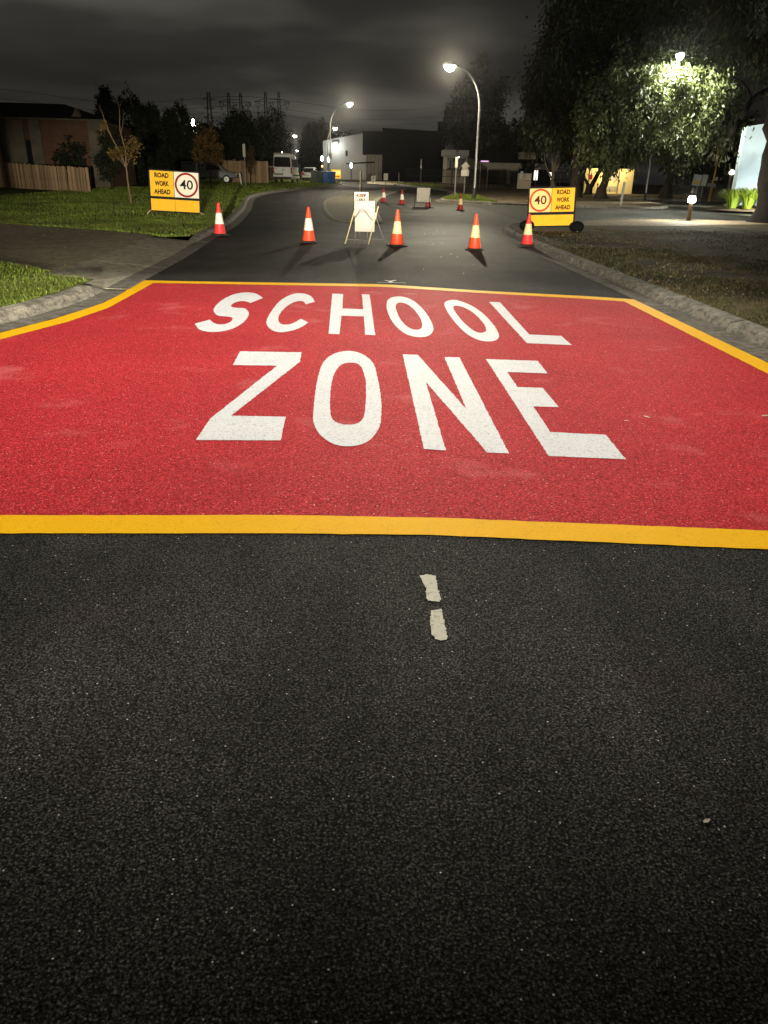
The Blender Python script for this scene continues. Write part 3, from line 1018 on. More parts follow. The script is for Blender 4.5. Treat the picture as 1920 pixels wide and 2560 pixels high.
def street_lamp(label, base, head, power, col=WARM, lens='lens', r=.085, size=158, blend=.55, tilt=0.0, glow=0):
    """tapered steel column sweeping over into an arm with a lantern at its end"""
    b = Vector(base)
    h = Vector(head) - b
    t = thing('street_lamp', label, 'street lamp', b, group=LAMP_GROUP)
    reach = Vector((h.x, h.y, 0))
    top = h.z
    path = [Vector((0, 0, 0)), Vector((0, 0, top * .35)), Vector((0, 0, top * .70))]
    rr = [r, r * .86, r * .70]
    rise = top * .30
    for k in range(1, 9):
        a = k / 8 * pi / 2
        path.append(Vector((reach.x * .88 * (1 - math.cos(a)), reach.y * .88 * (1 - math.cos(a)), top * .70 + rise * math.sin(a))))
        rr.append(r * (.70 - .028 * k))
    path.append(Vector((reach.x * .97, reach.y * .97, top * 1.0)))
    rr.append(r * .44)
    m = MB()
    m.tube(path, rr, M['steel'], 10)
    m.build('column', t, True)
    m = MB()
    m.lathe([(r * 1.35, -.1), (r * 1.35, .02), (r * 1.22, .05), (r * 1.2, .62), (r * 1.05, .66)], M['pole_dark'], 12)
    m.build('base_sleeve', t, True)
    d = reach.normalized()
    ang = math.atan2(d.y, d.x)
    m = MB()
    Rz = Matrix.Rotation(ang, 3, 'Z')
    c = h + Vector((0, 0, .05))
    ring = []
    for s, w, z0, z1 in ((-.46, .06, -.03, .06), (-.36, .19, -.04, .11), (0, .25, -.04, .16), (.32, .20, -.04, .12), (.46, .06, -.03, .03)):
        ring.append([c + Rz @ Vector((s, q * w, zz)) for q, zz in ((-1, z0), (-.8, z1 * .7), (0, z1), (.8, z1 * .7), (1, z0), (0, z0 - .005))])
    m.loft(ring, M['lamp_shell'])
    head_o = m.build('lantern', t, True)
    m = MB()
    ring = []
    for s, w, z in ((-.32, .05, -.03), (-.25, .17, -.22), (0, .22, -.33), (.25, .17, -.22), (.33, .05, -.03)):
        ring.append([c + Rz @ Vector((s, w * math.cos(a), -.046 + z * max(0, math.sin(a)))) for a in [k * pi / 7 for k in range(8)]])
    m.loft(ring, M[lens])
    m.build('lens', head_o, True)
    if power:
        spot('lamp_light', c + Vector((0, 0, -.46)), power, col, t, math.radians(size), blend, .14, (tilt, 0, 0))
        if glow:
            g_ = spot('added_glare', c + Vector((0, -.42, -.20)), glow, col, t, math.radians(30), 1.0, .12)  # extra spot aimed at the camera, added to raise a halo
            g_.rotation_euler = (Vector((0, 0, 1.6)) - (b + h)).to_track_quat('-Z', 'Y').to_euler()
    return t


street_lamp('tall curved street lamp with black sleeve on the small grass patch beside the cones', (5.25, 52.6, tz(52.6) + KB), (3.30, 52.0, 7.75), POWER_MID, size=171, blend=.35, glow=15000)
street_lamp('curved street lamp leaning over the bend beside the blue wheelie bins', (-7.28, 100.3, tz(100) + KB), (-5.0, 100.5, 9.45), POWER_FAR, glow=15000)
lb_ = [o for o in bpy.data.objects if o.get('label', '').startswith('curved street lamp')][0]
m = MB()
m.box((0, -.10, 2.75), (.36, .012, .62), M['board_white'], bev=.004)
m.build('plate', lb_)
street_lamp('small distant street lamp glowing before the white warehouse', (-10.6, 140, 1.2), (-9.34, 140, 8.91), POWER_FAR * .25, glow=4000)
street_lamp('distant street lamp glowing above and behind the white van roof', (-19.9, 160, 1.2), (-18.23, 160, 8.57), POWER_FAR * .6, glow=4000)
street_lamp('farthest street lamp glowing low over the parked cars', (-29.6, 250, 1.2), (-27.9, 250, 8.57), POWER_FAR * .6, COOL, 'lens_cool', glow=6000)
street_lamp('bare leaning park lamp whose lantern shines among the gum leaves', (17.45, 57.2, tz(57) + KB - .15), (17.35, 54.0, 8.85), 9500, (.97, 1.0, .84), 'lens_cool', .075, size=179, blend=.12)
street_lamp('street lamp over the red school zone on the left verge', (-6.4, 8.2, KB), (-.6, 7.95, 9.5), POWER_NEAR, SOFT, size=78, blend=.32)

# main beams of the work truck parked behind the photographer
for hx, tgt, wide in ((.55, (-7.4, 35, 1.35), 30), (1.95, (5.0, 35, 1.15), 22)):
    lo = Vector((hx, -9.0, .85))
    dd = Vector(tgt) - lo
    s_ = spot('headlight_beam', lo, POWER_BEAM, (1.0, .93, .78), None, math.radians(wide), .8, .07)
    s_.rotation_euler = dd.to_track_quat('-Z', 'Y').to_euler()
    s_.scale = (1.0, .30, 1.0)

# ------------------------------------------------------------------ traffic cones
def make_cone(body, band, label, loc, rotz=0, lean=(0, 0), h=.88):
    t = thing('traffic_cone', label, 'traffic cone', loc, rot=(lean[0], lean[1], rotz), group='traffic cones closing the road')
    k = h / .88
    m = MB()
    m.box((0, 0, .020), (.44, .44, .032), M['rubber'], bev=.012)
    m.lathe([(.20, .034), (.185, .05), (.172, .052)], M['rubber'], 22)
    m.build('base', t)
    m = MB()
    r = lambda z: .172 - (z - .05) * (.172 - .034) / .81
    prof = [(r(z * k) if z < .87 else .03, z * k) for z in (.05, .16, .31, .32)]
    m.lathe([(.176, .046), (r(.06), .06), (r(.30), .30), (r(.60), .60), (r(.84), .84), (.034, .865), (.026, .878), (.018, .88), (.016, .84)], M[body], 24)
    m.build('cone_body', t, True)
    m = MB()
    m.lathe([(r(.305) + .001, .305), (r(.308) + .004, .308), (r(.60) + .004, .60), (r(.603) + .001, .603)], M[band], 24)
    m.build('reflective_band', t, True)
    t.scale = (k, k, k)
    return t


make_cone('cone_red', 'band_white', 'red traffic cone with a clean white band standing in the left gutter beside the grass', (-4.80, 23.0, .03), .5, h=.86)
make_cone('cone_orange', 'band_white', 'orange traffic cone with a printed white band, left of the folding sign stand', (-2.14, 21.46, 0), .1)
make_cone('cone_orange', 'band_worn', 'orange traffic cone with a stained yellowed band, just right of the folding sign stand', (.18, 20.88, 0), .3, h=.88)
make_cone('cone_orange', 'band_worn', 'orange traffic cone with a worn band alone in the right lane', (2.11, 20.26, 0), -.2, h=.85)
make_cone('cone_red', 'band_worn', 'scuffed red traffic cone leaning in front of the yellow speed sign', (3.62, 21.5, .03), .9, (-.03, .05), .80)
make_cone('cone_deep', 'band_white', 'dark red traffic cone at the concrete island edge, farther than the keep left sign', (-.42, 48.0, tz(48)), .4, h=.80)
make_cone('cone_deep', 'band_white', 'dark red traffic cone midway between the island and the grey sign back', (.61, 45.44, tz(45.4)), .2, h=.80)
make_cone('cone_deep', 'band_white', 'dark red traffic cone half hidden behind the grey sign back', (1.93, 42.75, tz(42.7)), .7, h=.84)
make_cone('cone_deep', 'band_worn', 'dark red traffic cone out by the side road mouth, under the tall street lamp', (3.43, 40.82, tz(40.8)), .1, h=.80)


# ------------------------------------------------------------------ road work signs
def road_work_sign(label, loc, tilt, s, mirrored, yaw):
    """a framed two-message board over a blank reflective board, on short curved feet"""
    t = thing('road_work_sign', label, 'road sign', loc, rot=(0, tilt, yaw), group='road work speed signs')
    W, H, H2, z0 = 1.74 * s, .88 * s, .41 * s, .20 * s
    fr = MB()
    for x in (-W / 2 - .022, W / 2 + .022):
        fr.box((x, 0, z0 + (H + H2) / 2), (.042, .045, H + H2 + .12), M['frame_black'])
    for z, th in ((z0 - .02, .04), (z0 + H2 + .037, .072), (z0 + H + H2 + .085, .04)):
        fr.box((0, .004, z), (W, .040, th), M['frame_black'])
    fr.build('frame', t)
    zt = z0 + H2 + .070 + H / 2
    hw = W / 2
    side = -1 if not mirrored else 1
    wR = hw * .98 if not mirrored else hw * 1.02
    xr = side * (hw - wR / 2) * 1.0
    xs = -side * (hw - (W - wR) / 2)
    m = MB()
    m.box((xr, -.012, zt), (wR - .014, .012, H - .02), M['sheet_yellow'], bev=.004)
    p = m.build('message_panel', t)
    col = M['ink_brown'] if mirrored else M['ink']
    for i, w in enumerate(('ROAD', 'WORK', 'AHEAD')):
        lettering(w, .215 * s, col, p, (xr, -.0205, zt + (1 - i) * .275 * s), width=(.50, .50, .58)[i] * s, bold=.009 * s)
    m = MB()
    m.box((xs, -.012, zt), (W - wR - .014, .012, H - .02), M['sheet_cream' if mirrored else 'sheet_white'], bev=.004)
    p = m.build('speed_panel', t)
    m = MB()
    R1, R2 = .415 * s, .345 * s
    n = 48
    vs = [(xs + r_ * math.cos(2 * pi * k / n), -.0205, zt + r_ * math.sin(2 * pi * k / n)) for r_ in (R1, R2) for k in range(n)]
    m.add(vs, [(k, (k + 1) % n, n + (k + 1) % n, n + k) for k in range(n)], M['ring_orange' if mirrored else 'ring_red'])
    m.build('red_ring', p)
    lettering('40', .44 * s, col, p, (xs, -.0205, zt - .005), width=.47 * s, bold=.006 * s)
    m = MB()
    zb = z0 + H2 / 2
    if mirrored:
        m.box((0, -.012, zb), (W - .01, .012, H2 - .01), M['sheet_amber'], bev=.004)
        m.build('blank_panel', t)
    else:
        m.box((-W / 4, -.012, zb), (W / 2 - .006, .012, H2 - .01), M['sheet_amber'], bev=.004)
        m.build('blank_panel', t)
        m = MB()
        m.box((W / 4, -.012, zb), (W / 2 - .006, .012, H2 - .01), M['sheet_amber'], bev=.004)
        m.build('blank_panel', t)
    for sx in (-1, 1):
        x = sx * (W / 2 + .02)
        m = MB()
        m.tube([(x, .02, z0 + .05), (x, -.02, z0 - .01), (x + sx * .05, -.10, z0 - .05), (x + sx * .09, -.20, z0 - .12), (x + sx * .10, -.26, -.03)], .016, M['leg_yellow'], 8)
        m.tube([(x, .02, z0 + .02), (x + sx * .08, .14, z0 - .04), (x + sx * .16, .26, z0 - .10), (x + sx * .17, .30, -.03)], .016, M['leg_yellow'], 8)
        m.build('leg', t, True)
    return t


sl = road_work_sign('ROAD WORK AHEAD sign with white 40 panel in dark red ring on the grass', (-7.86, 30.1, KB), .038, .99, False, .12)
sr = road_work_sign('40 ROAD WORK AHEAD sign with orange ring on yellow, held by black sandbags', (5.19, 26.6, KB), -.042, .825, True, -.06)

for lx, ly, lab in ((4.40, 26.45, 'black rubber sandbag behind the scuffed cone, under the sign\'s left foot'),
                    (5.98, 26.35, 'black round rubber sandbag with a pale foot across it, under the sign\'s right end')):
    m = MB()
    prof = []
    rings = []
    for k in range(7):
        a = -pi / 2 + pi * k / 6
        rings.append([(.24 * math.cos(a) * (1 + .08 * math.sin(3 * b + lx)) * math.cos(b) + .02, .16 * math.cos(a) * math.sin(b) + .04, .17 + .17 * math.sin(a) * (1 + .07 * math.cos(2 * b)))
                      for b in [2 * pi * q / 16 for q in range(16)]])
    m.loft(rings, M['bag_black'])
    o = m.build('sandbag', None, True, (lx, ly, KB - .01))
    tag(o, lab, 'sandbag', 'sandbags on the right sign')

# folding stand with a blank board in front of a KEEP LEFT board
Y0 = 21.4
t = thing('folding_sign_stand', 'folding stand with a blank cream board on pale yellow splayed legs', 'sign stand', (-.67, Y0, 0), -.03)
m = MB()
m.box((0, .02, .68), (.515, .014, .755), M['board_white'], rot=Matrix.Rotation(-.05, 3, 'X'), bev=.006)
m.build('blank_board', t)
for a, b in (((-.26, .02, .84), (-.50, -.14, 0)), ((.35, .02, .93), (.11, -.14, 0))):
    m = MB()
    m.tube([a, b], .014, M['leg_yellow'], 8)
    m.build('front_leg', t, True)
for a, b in (((-.17, .08, .40), (-.10, .34, 0)), ((.31, .06, .62), (.53, .36, 0))):
    m = MB()
    m.tube([a, b], .012, M['steel_dull'], 8)
    m.build('rear_leg', t, True)
m = MB()
m.tube([(-.47, -.11, .11), (.13, -.11, .11)], .009, M['steel_dull'], 6)
m.build('cross_bar', t, True)
m = MB()
m.tube([(-.12, .29, .10), (.50, .31, .10)], .009, M['steel_dull'], 6)
m.build('cross_bar', t, True)
m = MB()
m.tube([(-.24, -.03, .66), (-.13, -.05, .83), (0, -.055, .835), (.20, -.03, .60), (.26, -.02, .60)], .011, M['steel_dull'], 8)
m.tube([(-.24, -.03, .63), (-.12, -.05, .79), (0, -.055, .795), (.18, -.03, .585)], .008, M['steel_dull'], 8)
m.build('carry_handle', t, True)
m = MB()
m.box((.285, .0, .70), (.05, .03, .15), M['tail_red'], rot=Matrix.Rotation(.15, 3, 'Y'))
m.build('latch_block', t)

t = thing('keep_left_sign', 'cream KEEP LEFT board half covered by the blank board in front', 'road sign', (-.77, Y0 + .30, 0), -.03)
m = MB()
m.box((0, 0, .96), (.39, .012, .62), M['frame_black'], bev=.008)
m.build('backing', t)
m = MB()
m.box((0, -.009, .96), (.365, .010, .595), M['sheet_white'], bev=.004)
p = m.build('face', t)
lettering('KEEP', .105, M['ink_brown'], p, (.0, -.0155, 1.165), width=.265, bold=.006)
lettering('LEFT', .105, M['ink_brown'], p, (.0, -.0155, 1.060), width=.25, bold=.006)
for sx in (-1, 1):
    m = MB()
    m.tube([(sx * .15, .012, .70), (sx * .17, .12, 0)], .012, M['steel_dull'], 6)
    m.build('leg', t, True)

# back of a folding sign further on
t = thing('folding_sign', 'plain grey back of a folding road sign on a dark frame beyond the cones', 'road sign', (1.60, 42.3, tz(42.3)), .02)
m = MB()
m.box((.05, 0, .64), (.67, .014, .66), M['board_grey'], rot=Matrix.Rotation(.10, 3, 'X'), bev=.006)
m.build('board', t)
for sx in (-1, 1):
    m = MB()
    m.tube([(sx * .36, .0, .62), (sx * .40, -.16, 0.02)], .017, M['frame_black'], 6)
    m.tube([(sx * .36, .0, .62), (sx * .38, .26, 0.02)], .017, M['frame_black'], 6)
    m.build('leg', t, True)
m = MB()
m.tube([(-.38, -.09, .17), (.38, -.09, .17)], .012, M['steel'], 6)
m.build('cross_bar', t, True)
m = MB()
m.box((-.06, -.20, .035), (.86, .16, .06), M['rubber'], bev=.02)
o = m.build('sandbag', None, True, (1.60, 42.3, tz(42.3)))
tag(o, 'long flat black sandbag lying across the foot of the grey sign back', 'sandbag')

# ------------------------------------------------------------------ small signs and posts
def sign_post(name, label, cat, loc, h, r, mat, panel=None, sleeve=False, lean=(0, 0), rotz=0, group=None):
    """post with a list of flat panels: (z centre, width, height, material, shape, text)"""
    t = thing(name, label, cat, loc, rot=(lean[0], lean[1], rotz), group=group)
    m = MB()
    m.tube([(0, 0, -.1), (0, 0, h)], r, M[mat], 8)
    m.build('post', t, True)
    for z, w, hh, pm, shape in panel or ():
        m = MB()
        if shape == 'rect':
            m.box((0, -r - .008, z), (w, .010, hh), M[pm], bev=.004)
        elif shape == 'house':
            a, b = w / 2, hh / 2
            m.prism([(-a * .62, z - b), (a * .62, z - b), (a * .62, z), (a, z), (0, z + b), (-a, z), (-a * .62, z)], 'y', -r - .012, -r - .002, M[pm])
        m.build('panel', t)
    return t


sign_post('street_sign', 'tall narrow white sign on a steel post before the timber fence left of the van', 'road sign', (-12.23, 70.2, tz(70) + KB), 3.3, .045, 'steel_dull',
          [(2.75, .22, .95, 'board_white', 'rect')])
sign_post('leaning_post', 'short white timber post leaning to the left in the grass near the orange tree', 'post', (-13.2, 73.6, tz(73) + KB), 1.0, .085, 'post_white', lean=(0, -.12))
sign_post('street_sign', 'narrow pale sign on a white post in the grass, left of the tall street lamp', 'road sign', (4.15, 54.2, tz(54) + KB), 2.45, .040, 'steel',
          [(2.12, .17, .62, 'board_white', 'rect')])
sign_post('crossing_sign', 'back of an arrow topped crossing sign with a square plate below', 'road sign', (5.62, 64.25, tz(64) + KB), 2.2, .035, 'steel_dull',
          [(1.90, .74, .70, 'board_grey', 'house'), (1.45, .60, .42, 'board_white', 'rect')])
sign_post('small_notice', 'tiny white notice on the dark mesh fence right of the crossing sign', 'sign', (6.95, 78, tz(78) + KB), 1.6, .03, 'pole_dark', [(1.35, .27, .40, 'board_white', 'rect')])
t = thing('school_sign', 'narrow dark purple lit sign strip carried on two grey posts', 'sign', (8.8, 80.2, tz(80) + KB))
for sx in (-.36, .36):
    m = MB()
    m.tube([(sx, 0, -.1), (sx, 0, 2.35)], .045, M['steel_dull'], 8)
    m.build('post', t, True)
m = MB()
m.box((0, -.07, 2.40), (1.0, .09, .24), M['black'], bev=.02)
p = m.build('case', t)
m = MB()
m.box((0, -.122, 2.41), (.72, .01, .11), M['glow_pink'])
m.build('display', p)
m = MB()
m.box((-.13, 0, .75), (.12, .26, 1.5), M['black'], bev=.02)
m.box((-.21, 0, .76), (.045, .26, 1.5), M['leg_yellow'], bev=.015)
o = m.build('island_bollard', None, False, (-2.1, 62.2, tz(62) + .05))
tag(o, 'upright post with a pale edge and black face standing on the traffic island', 'bollard')
sign_post('keep_left_plate', 'small white plate with a dark upright mark on the far island', 'road sign', (-2.1, 97.6, tz(97) + .12), .75, .03, 'steel_dull', [(.45, .55, .66, 'board_white', 'rect')])
o = sign_post('keep_left_plate', 'small white plate with a slanting arrow raised on a thin post', 'road sign', (-.63, 94.9, tz(95) + .12), 1.0, .03, 'steel_dull', [(.72, .48, .70, 'board_white', 'rect')])
m = MB()
m.bar((-.10, -.046, .62), (.10, -.046, .78), .06, M['ink'], .004)
m.build('arrow', [c for c in o.children if c.name.startswith('panel')][0])
m = MB()
m.bar((0, -.046, .38), (0, -.046, .70), .06, M['ink'], .004)
for q in bpy.data.objects:
    if q.name.startswith('keep_left_plate') and q.get('label', '').startswith('small white plate with a dark'):
        m.build('upright_mark', [c for c in q.children if c.name.startswith('panel')][0])
        break
sign_post('marker_post', 'thin steel marker post standing past the far cones at the island tip', 'post', (.75, 84.0, tz(84)), 1.35, .05, 'steel_dull')
sign_post('dark_post', 'tall thin dark post in front of the black building', 'post', (3.7, 106, tz(106) + KB), 2.7, .07, 'steel_dull', [(1.75, .2, .4, 'board_grey', 'rect')])
t = thing('roadside_board', 'glowing orange road work board beside the lamp column at the bend', 'road sign', (-6.85, 104, tz(104) + KB), .1)
m = MB()
m.box((0, 0, .78), (1.15, .03, .98), M['sheet_amber'], bev=.01)
p = m.build('board', t)
m = MB()
m.box((.12, -.02, .95), (.70, .006, .40), M['sheet_cream'])
m.box((0, -.02, .52), (.85, .006, .10), M['ink_brown'])
m.build('print', p)
for sx in (-.5, .5):
    m = MB()
    m.tube([(sx, .05, .5), (sx, .25, 0)], .025, M['frame_black'], 6)
    m.build('leg', t)
t = thing('notice_board', 'tan notice board with white and striped papers beside the dark trees', 'notice board', (13.31, 84, tz(84) + KB), .02)
m = MB()
m.box((0, 0, .72), (1.38, .10, 1.42), M['wall_pale'], bev=.01)
b_ = m.build('panel', t)
for x, z, w, h, mm in ((-.38, 1.12, .34, .50, 'board_white'), (.36, 1.20, .38, .34, 'board_white'), (.34, .90, .58, .18, 'board_white'), (.36, .74, .60, .07, 'ring_red'), (.36, .64, .60, .10, 'board_white'), (.36, .55, .45, .05, 'ring_orange')):
    m = MB()
    m.box((x, -.057, z), (w, .006, h), M[mm])
    m.build('paper', b_)
for sx in (-.6, .6):
    m = MB()
    m.box((sx, 0, -.05), (.1, .09, .12), M['pole_dark'])
    m.build('foot', t)
sign_post('short_post', 'short dark grey bollard post left of the leaning park lamp', 'bollard', (13.33, 48.2, tz(48) + KB), 1.25, .075, 'steel_dull', lean=(0, .06))
sign_post('thin_pole', 'thin pale pole standing before the yellow lit wall', 'post', (19.2, 71.0, tz(71) + KB), 2.1, .045, 'steel')
sign_post('grey_pole', 'slim grey pole rising between the dark gum trunks and the notice board', 'post', (16.2, 69.0, tz(69) + KB), 4.2, .05, 'steel_dull')
t = sign_post('yellow_post', 'tall leaning yellow post carrying white fittings above the bright grass clumps', 'post', (23.3, 61.0, tz(61) + KB), 3.4, .085, 'pole_yellow', lean=(0, .03))
for z, w, h, mm, x in ((2.72, .30, .26, 'board_white', -.26), (1.45, .22, .24, 'board_white', .18), (1.0, .60, .24, 'board_grey', -.08), (1.8, .05, .9, 'ink', -.10)):
    m = MB()
    m.box((x, -.10, z), (w, .04, h), M[mm], bev=.015)
    m.build('fitting', t)
t = sign_post('pale_post', 'pale post with a round white lamp behind the yellow post', 'post', (25.6, 63.5, tz(63) + KB), 1.75, .10, 'wall_pale')
m = MB()
m.lathe([(.02, 1.72), (.15, 1.78), (.19, 1.90), (.15, 2.02), (.02, 2.08)], M['glow_small'], 12)
m.build('lamp_globe', t, True)
t = thing('garden_sign', 'white two part sign with an orange strip above the lit bollard', 'sign', (21.5, 58.5, tz(58) + KB), -.1)
for x, w in ((-.22, .56), (.28, .36)):
    m = MB()
    m.box((x, 0, 1.35), (w, .04, .72), M['board_white'], rot=Matrix.Rotation(.10, 3, 'Y'), bev=.02)
    m.build('panel', t)
m = MB()
m.box((-.22, -.027, 1.22), (.40, .008, .17), M['sheet_amber'])
m.build('orange_strip', t)
m = MB()
m.tube([(-.1, .06, -.05), (-.1, .06, 1.4)], .04, M['steel_dull'], 6)
m.build('leg', t)
m = MB()
m.tube([(.25, .06, -.05), (.25, .06, 1.4)], .04, M['steel_dull'], 6)
m.build('leg', t)
# lit bollard at the footpath edge
t = thing('bollard_light', 'short brown bollard with a glowing white head at the footpath edge', 'bollard light', (12.25, 33.9, KB))
m = MB()
m.lathe([(.11, -.05), (.11, .02), (.085, .03), (.085, .80), (.095, .81)], M['bollard'], 16)
m.build('shaft', t, True)
m = MB()
m.lathe([(.12, .99), (.15, .995), (.15, 1.03), (.07, 1.06)], M['lamp_shell'], 16)
m.build('cap', t, True)
m = MB()
m.lathe([(.08, .81), (.14, .83), (.15, .97), (.09, .99)], M['lens_cool'], 16)
m.build('lens', t, True)
point('bollard_glow', (0, 0, 1.25), 650, (1.0, .95, .80), t, .12)

# ------------------------------------------------------------------ vehicles
def rrect(w0, w1, z0, z1, y, b=.12, n=3):
    """rounded cross-section of a body, wider at z0 than at z1"""
    pts = []
    for sx, wz, zz, a0 in ((1, w0, z0, -pi / 2), (1, w1, z1, 0), (-1, w1, z1, pi / 2), (-1, w0, z0, pi)):
        for k in range(n + 1):
            a = a0 + k / n * pi / 2
            bx = b
            cx = sx * (wz / 2 - bx)
            cz = zz + (b if zz == z0 else -b)
            pts.append((cx + bx * math.cos(a), y, cz + b * math.sin(a)))
    return pts


def wheel(x, y, r, w, parent, cap='steel'):
    Mx = Matrix.Rotation(pi / 2, 3, 'Y')
    m = MB()
    m.lathe([(r * .6, -w / 2), (r * .93, -w / 2), (r, -w / 2 + .03), (r, w / 2 - .03), (r * .93, w / 2), (r * .6, w / 2)], M['rubber'], 24, (x, y, r), Mx)
    o = m.build('wheel', parent, True)
    m = MB()
    m.lathe([(r * .62, -w / 2 - .004), (r * .5, -w / 2 + .03), (r * .2, -w / 2 - .01), (.01, -w / 2 - .012), (.01, w / 2 + .012), (r * .2, w / 2 + .01), (r * .5, w / 2 - .03), (r * .62, w / 2 + .004)],
            M[cap], 20, (x, y, r), Mx)
    m.build('rim', o, True)
    return o


def white_van(label, loc, rotz):
    t = thing('white_van', label, 'van', loc, rotz)
    W = 1.98
    m = MB()
    secs = [(0.0, W - .06, 1.62, .45, 2.62), (.05, W, 1.70, .42, 2.68), (2.5, W, 1.72, .42, 2.72), (3.9, W, 1.66, .42, 2.66), (4.45, W, 1.58, .42, 2.30), (5.05, W - .02, 1.66, .42, 1.52), (5.75, W - .10, 1.62, .42, 1.18), (5.92, W - .3, 1.4, .48, .98)]
    m.loft([rrect(w0, w1, z0, z1, y, .11) for y, w0, w1, z0, z1 in secs], M['white_car'])
    m.build('body', t, True)
    m = MB()
    m.prism([(-.78, 1.52), (.78, 1.52), (.86, 1.60), (.80, 2.36), (.72, 2.44), (-.72, 2.44), (-.80, 2.36), (-.86, 1.60)], 'y', -.018, .06, M['glass_dark'])
    m.build('rear_window', t)
    for sx in (-1, 1):
        for y0, y1 in ((.35, 1.55), (1.75, 2.95), (3.15, 4.05)):
            m = MB()
            m.loft([[(sx * (W / 2 - .028 - (z - 1.55) * .062 + o_), y, z) for y, z in ((y0, 1.55), (y1, 1.55), (y1 - .06, 2.28), (y0 + .06, 2.28))] for o_ in (-.06, .022)], M['glass_dark'])
            m.build('side_window', t)
        m = MB()
        m.box((sx * .90, -.01, 1.20), (.13, .08, .58), M['tail_red'], bev=.02)
        o = m.build('tail_light', t)
        m = MB()
        m.box((sx * .90, -.054, 1.22), (.10, .01, .14), M['tail_amber'])
        m.build('indicator', o)
        m = MB()
        m.box((sx * 1.12, 4.35, 1.62), (.16, .12, .34), M['black'], bev=.03)
        m.build('mirror', t)
        wheel(sx * .86, 1.15, .35, .23, t)
        wheel(sx * .86, 4.75, .35, .23, t)
        m = MB()
        m.box((sx * (W / 2 + .004), 2.8, .78), (.02, 4.4, .10), M['frame_black'])
        m.build('side_strip', t)
        m = MB()
        m.box((sx * .68, 5.80, .92), (.38, .16, .20), M['plate'], bev=.04)
        m.build('headlight', t)
    m = MB()
    m.box((0, -.06, .52), (1.86, .18, .20), M['black'], bev=.04)
    m.box((0, -.13, .64), (1.6, .06, .05), M['white_car'], bev=.01)
    m.build('rear_bumper', t)
    m = MB()
    m.box((-.42, -.03, .86), (.95, .03, .10), M['frame_black'], bev=.01)
    m.build('plate_recess', t)
    m = MB()
    m.box((-.45, -.045, .76), (.60, .02, .11), M['plate'])
    m.build('number_plate', t)
    m = MB()
    m.box((0, -.006, 1.55), (.018, .012, 1.9), M['frame_black'])
    m.build('door_seam', t)
    m = MB()
    m.box((.10, -.03, 1.24), (.20, .04, .05), M['frame_black'], bev=.01)
    m.box((-.62, -.02, 1.38), (.07, .03, .08), M['frame_black'], bev=.01)
    m.build('door_handle', t)
    m = MB()
    m.box((0, .16, 2.76), (1.72, .28, .12), M['wall_pale'], bev=.03)
    m.build('roof_board', t)
    m = MB()
    m.lathe([(.04, 2.80), (.05, 2.84), (.03, 2.90), (.01, 2.91)], M['glow_small'], 10, (0, .12, .02))
    m.build('roof_light', t)
    return t


white_van('white high roofed van seen from behind, parked on the grass', (-11.05, 85.2, tz(85) + KB), -.03)


def hatchback(label, loc, rotz, paint, first=None):
    t = thing('parked_car', label, 'car', loc, rotz, 'cars parked beyond the van')
    W = 1.78
    m = MB()
    m.loft([rrect(w0, w1, z0, z1, y, .10) for y, w0, w1, z0, z1 in
            ((0, W - .16, W - .3, .42, .86), (.08, W - .02, W - .14, .28, .98), (1.0, W, W - .10, .22, 1.0), (3.0, W, W - .10, .22, .98), (3.9, W - .04, W - .2, .26, .84), (4.25, W - .3, W - .5, .36, .66))], M[paint])
    m.build('body', t, True)
    m = MB()
    m.loft([rrect(w0, w1, .90, z1, y, .09) for y, w0, w1, z1 in ((.12, W - .16, W - .5, 1.16), (.42, W - .14, W - .46, 1.46), (1.5, W - .12, W - .44, 1.52), (2.2, W - .12, W - .46, 1.46), (3.05, W - .16, W - .4, 1.05))], M[paint])
    m.build('cabin', t, True)
    m = MB()
    m.loft([[(-.62, .14, .98), (.62, .14, .98), (.56, .40, 1.38), (-.56, .40, 1.38)], [(-.62, .02, 1.0), (.62, .02, 1.0), (.54, .26, 1.40), (-.54, .26, 1.40)]], M['glass_dark'])
    m.build('rear_window', t)
    for sx in (-1, 1):
        m = MB()
        m.loft([[(sx * (W / 2 - .09 - (z - .98) * .31 + o_), y, z) for y, z in ((.55, .98), (2.75, .98), (2.1, 1.38), (.75, 1.38))] for o_ in (-.05, .02)], M['glass_dark'])
        m.build('side_window', t)
        m = MB()
        m.box((sx * .70, .02, .80), (.26, .12, .20), M['tail_red'], bev=.03)
        m.build('tail_light', t)
        m = MB()
        m.box((sx * .62, 4.14, .62), (.34, .12, .15), M['plate'], bev=.03)
        m.build('headlight', t)
        wheel(sx * .78, .75, .31, .20, t)
        wheel(sx * .78, 3.35, .31, .20, t)
    m = MB()
    m.box((0, -.02, .44), (1.6, .14, .20), M[paint], bev=.05)
    m.build('rear_bumper', t)
    m = MB()
    m.box((0, .015, .72), (.52, .04, .12), M['plate'])
    m.build('number_plate', t)
    return t


hb = hatchback('silver hatchback parked right behind the white van', (-10.05, 102, tz(102) + KB), -.05, 'silver_car')
hw = hatchback('white car just past the silver hatchback in the parked row', (-11.4, 119, tz(119) + KB), .12, 'white_car')
hg = hatchback('dark grey car in the parked row beyond the white car', (-13.2, 128, tz(128) + KB), .2, 'grey_car')
dup(hw, (-14.6, 138, tz(138) + KB), 'farthest white car at the end of the parked row', .25, 'cars parked beyond the van')

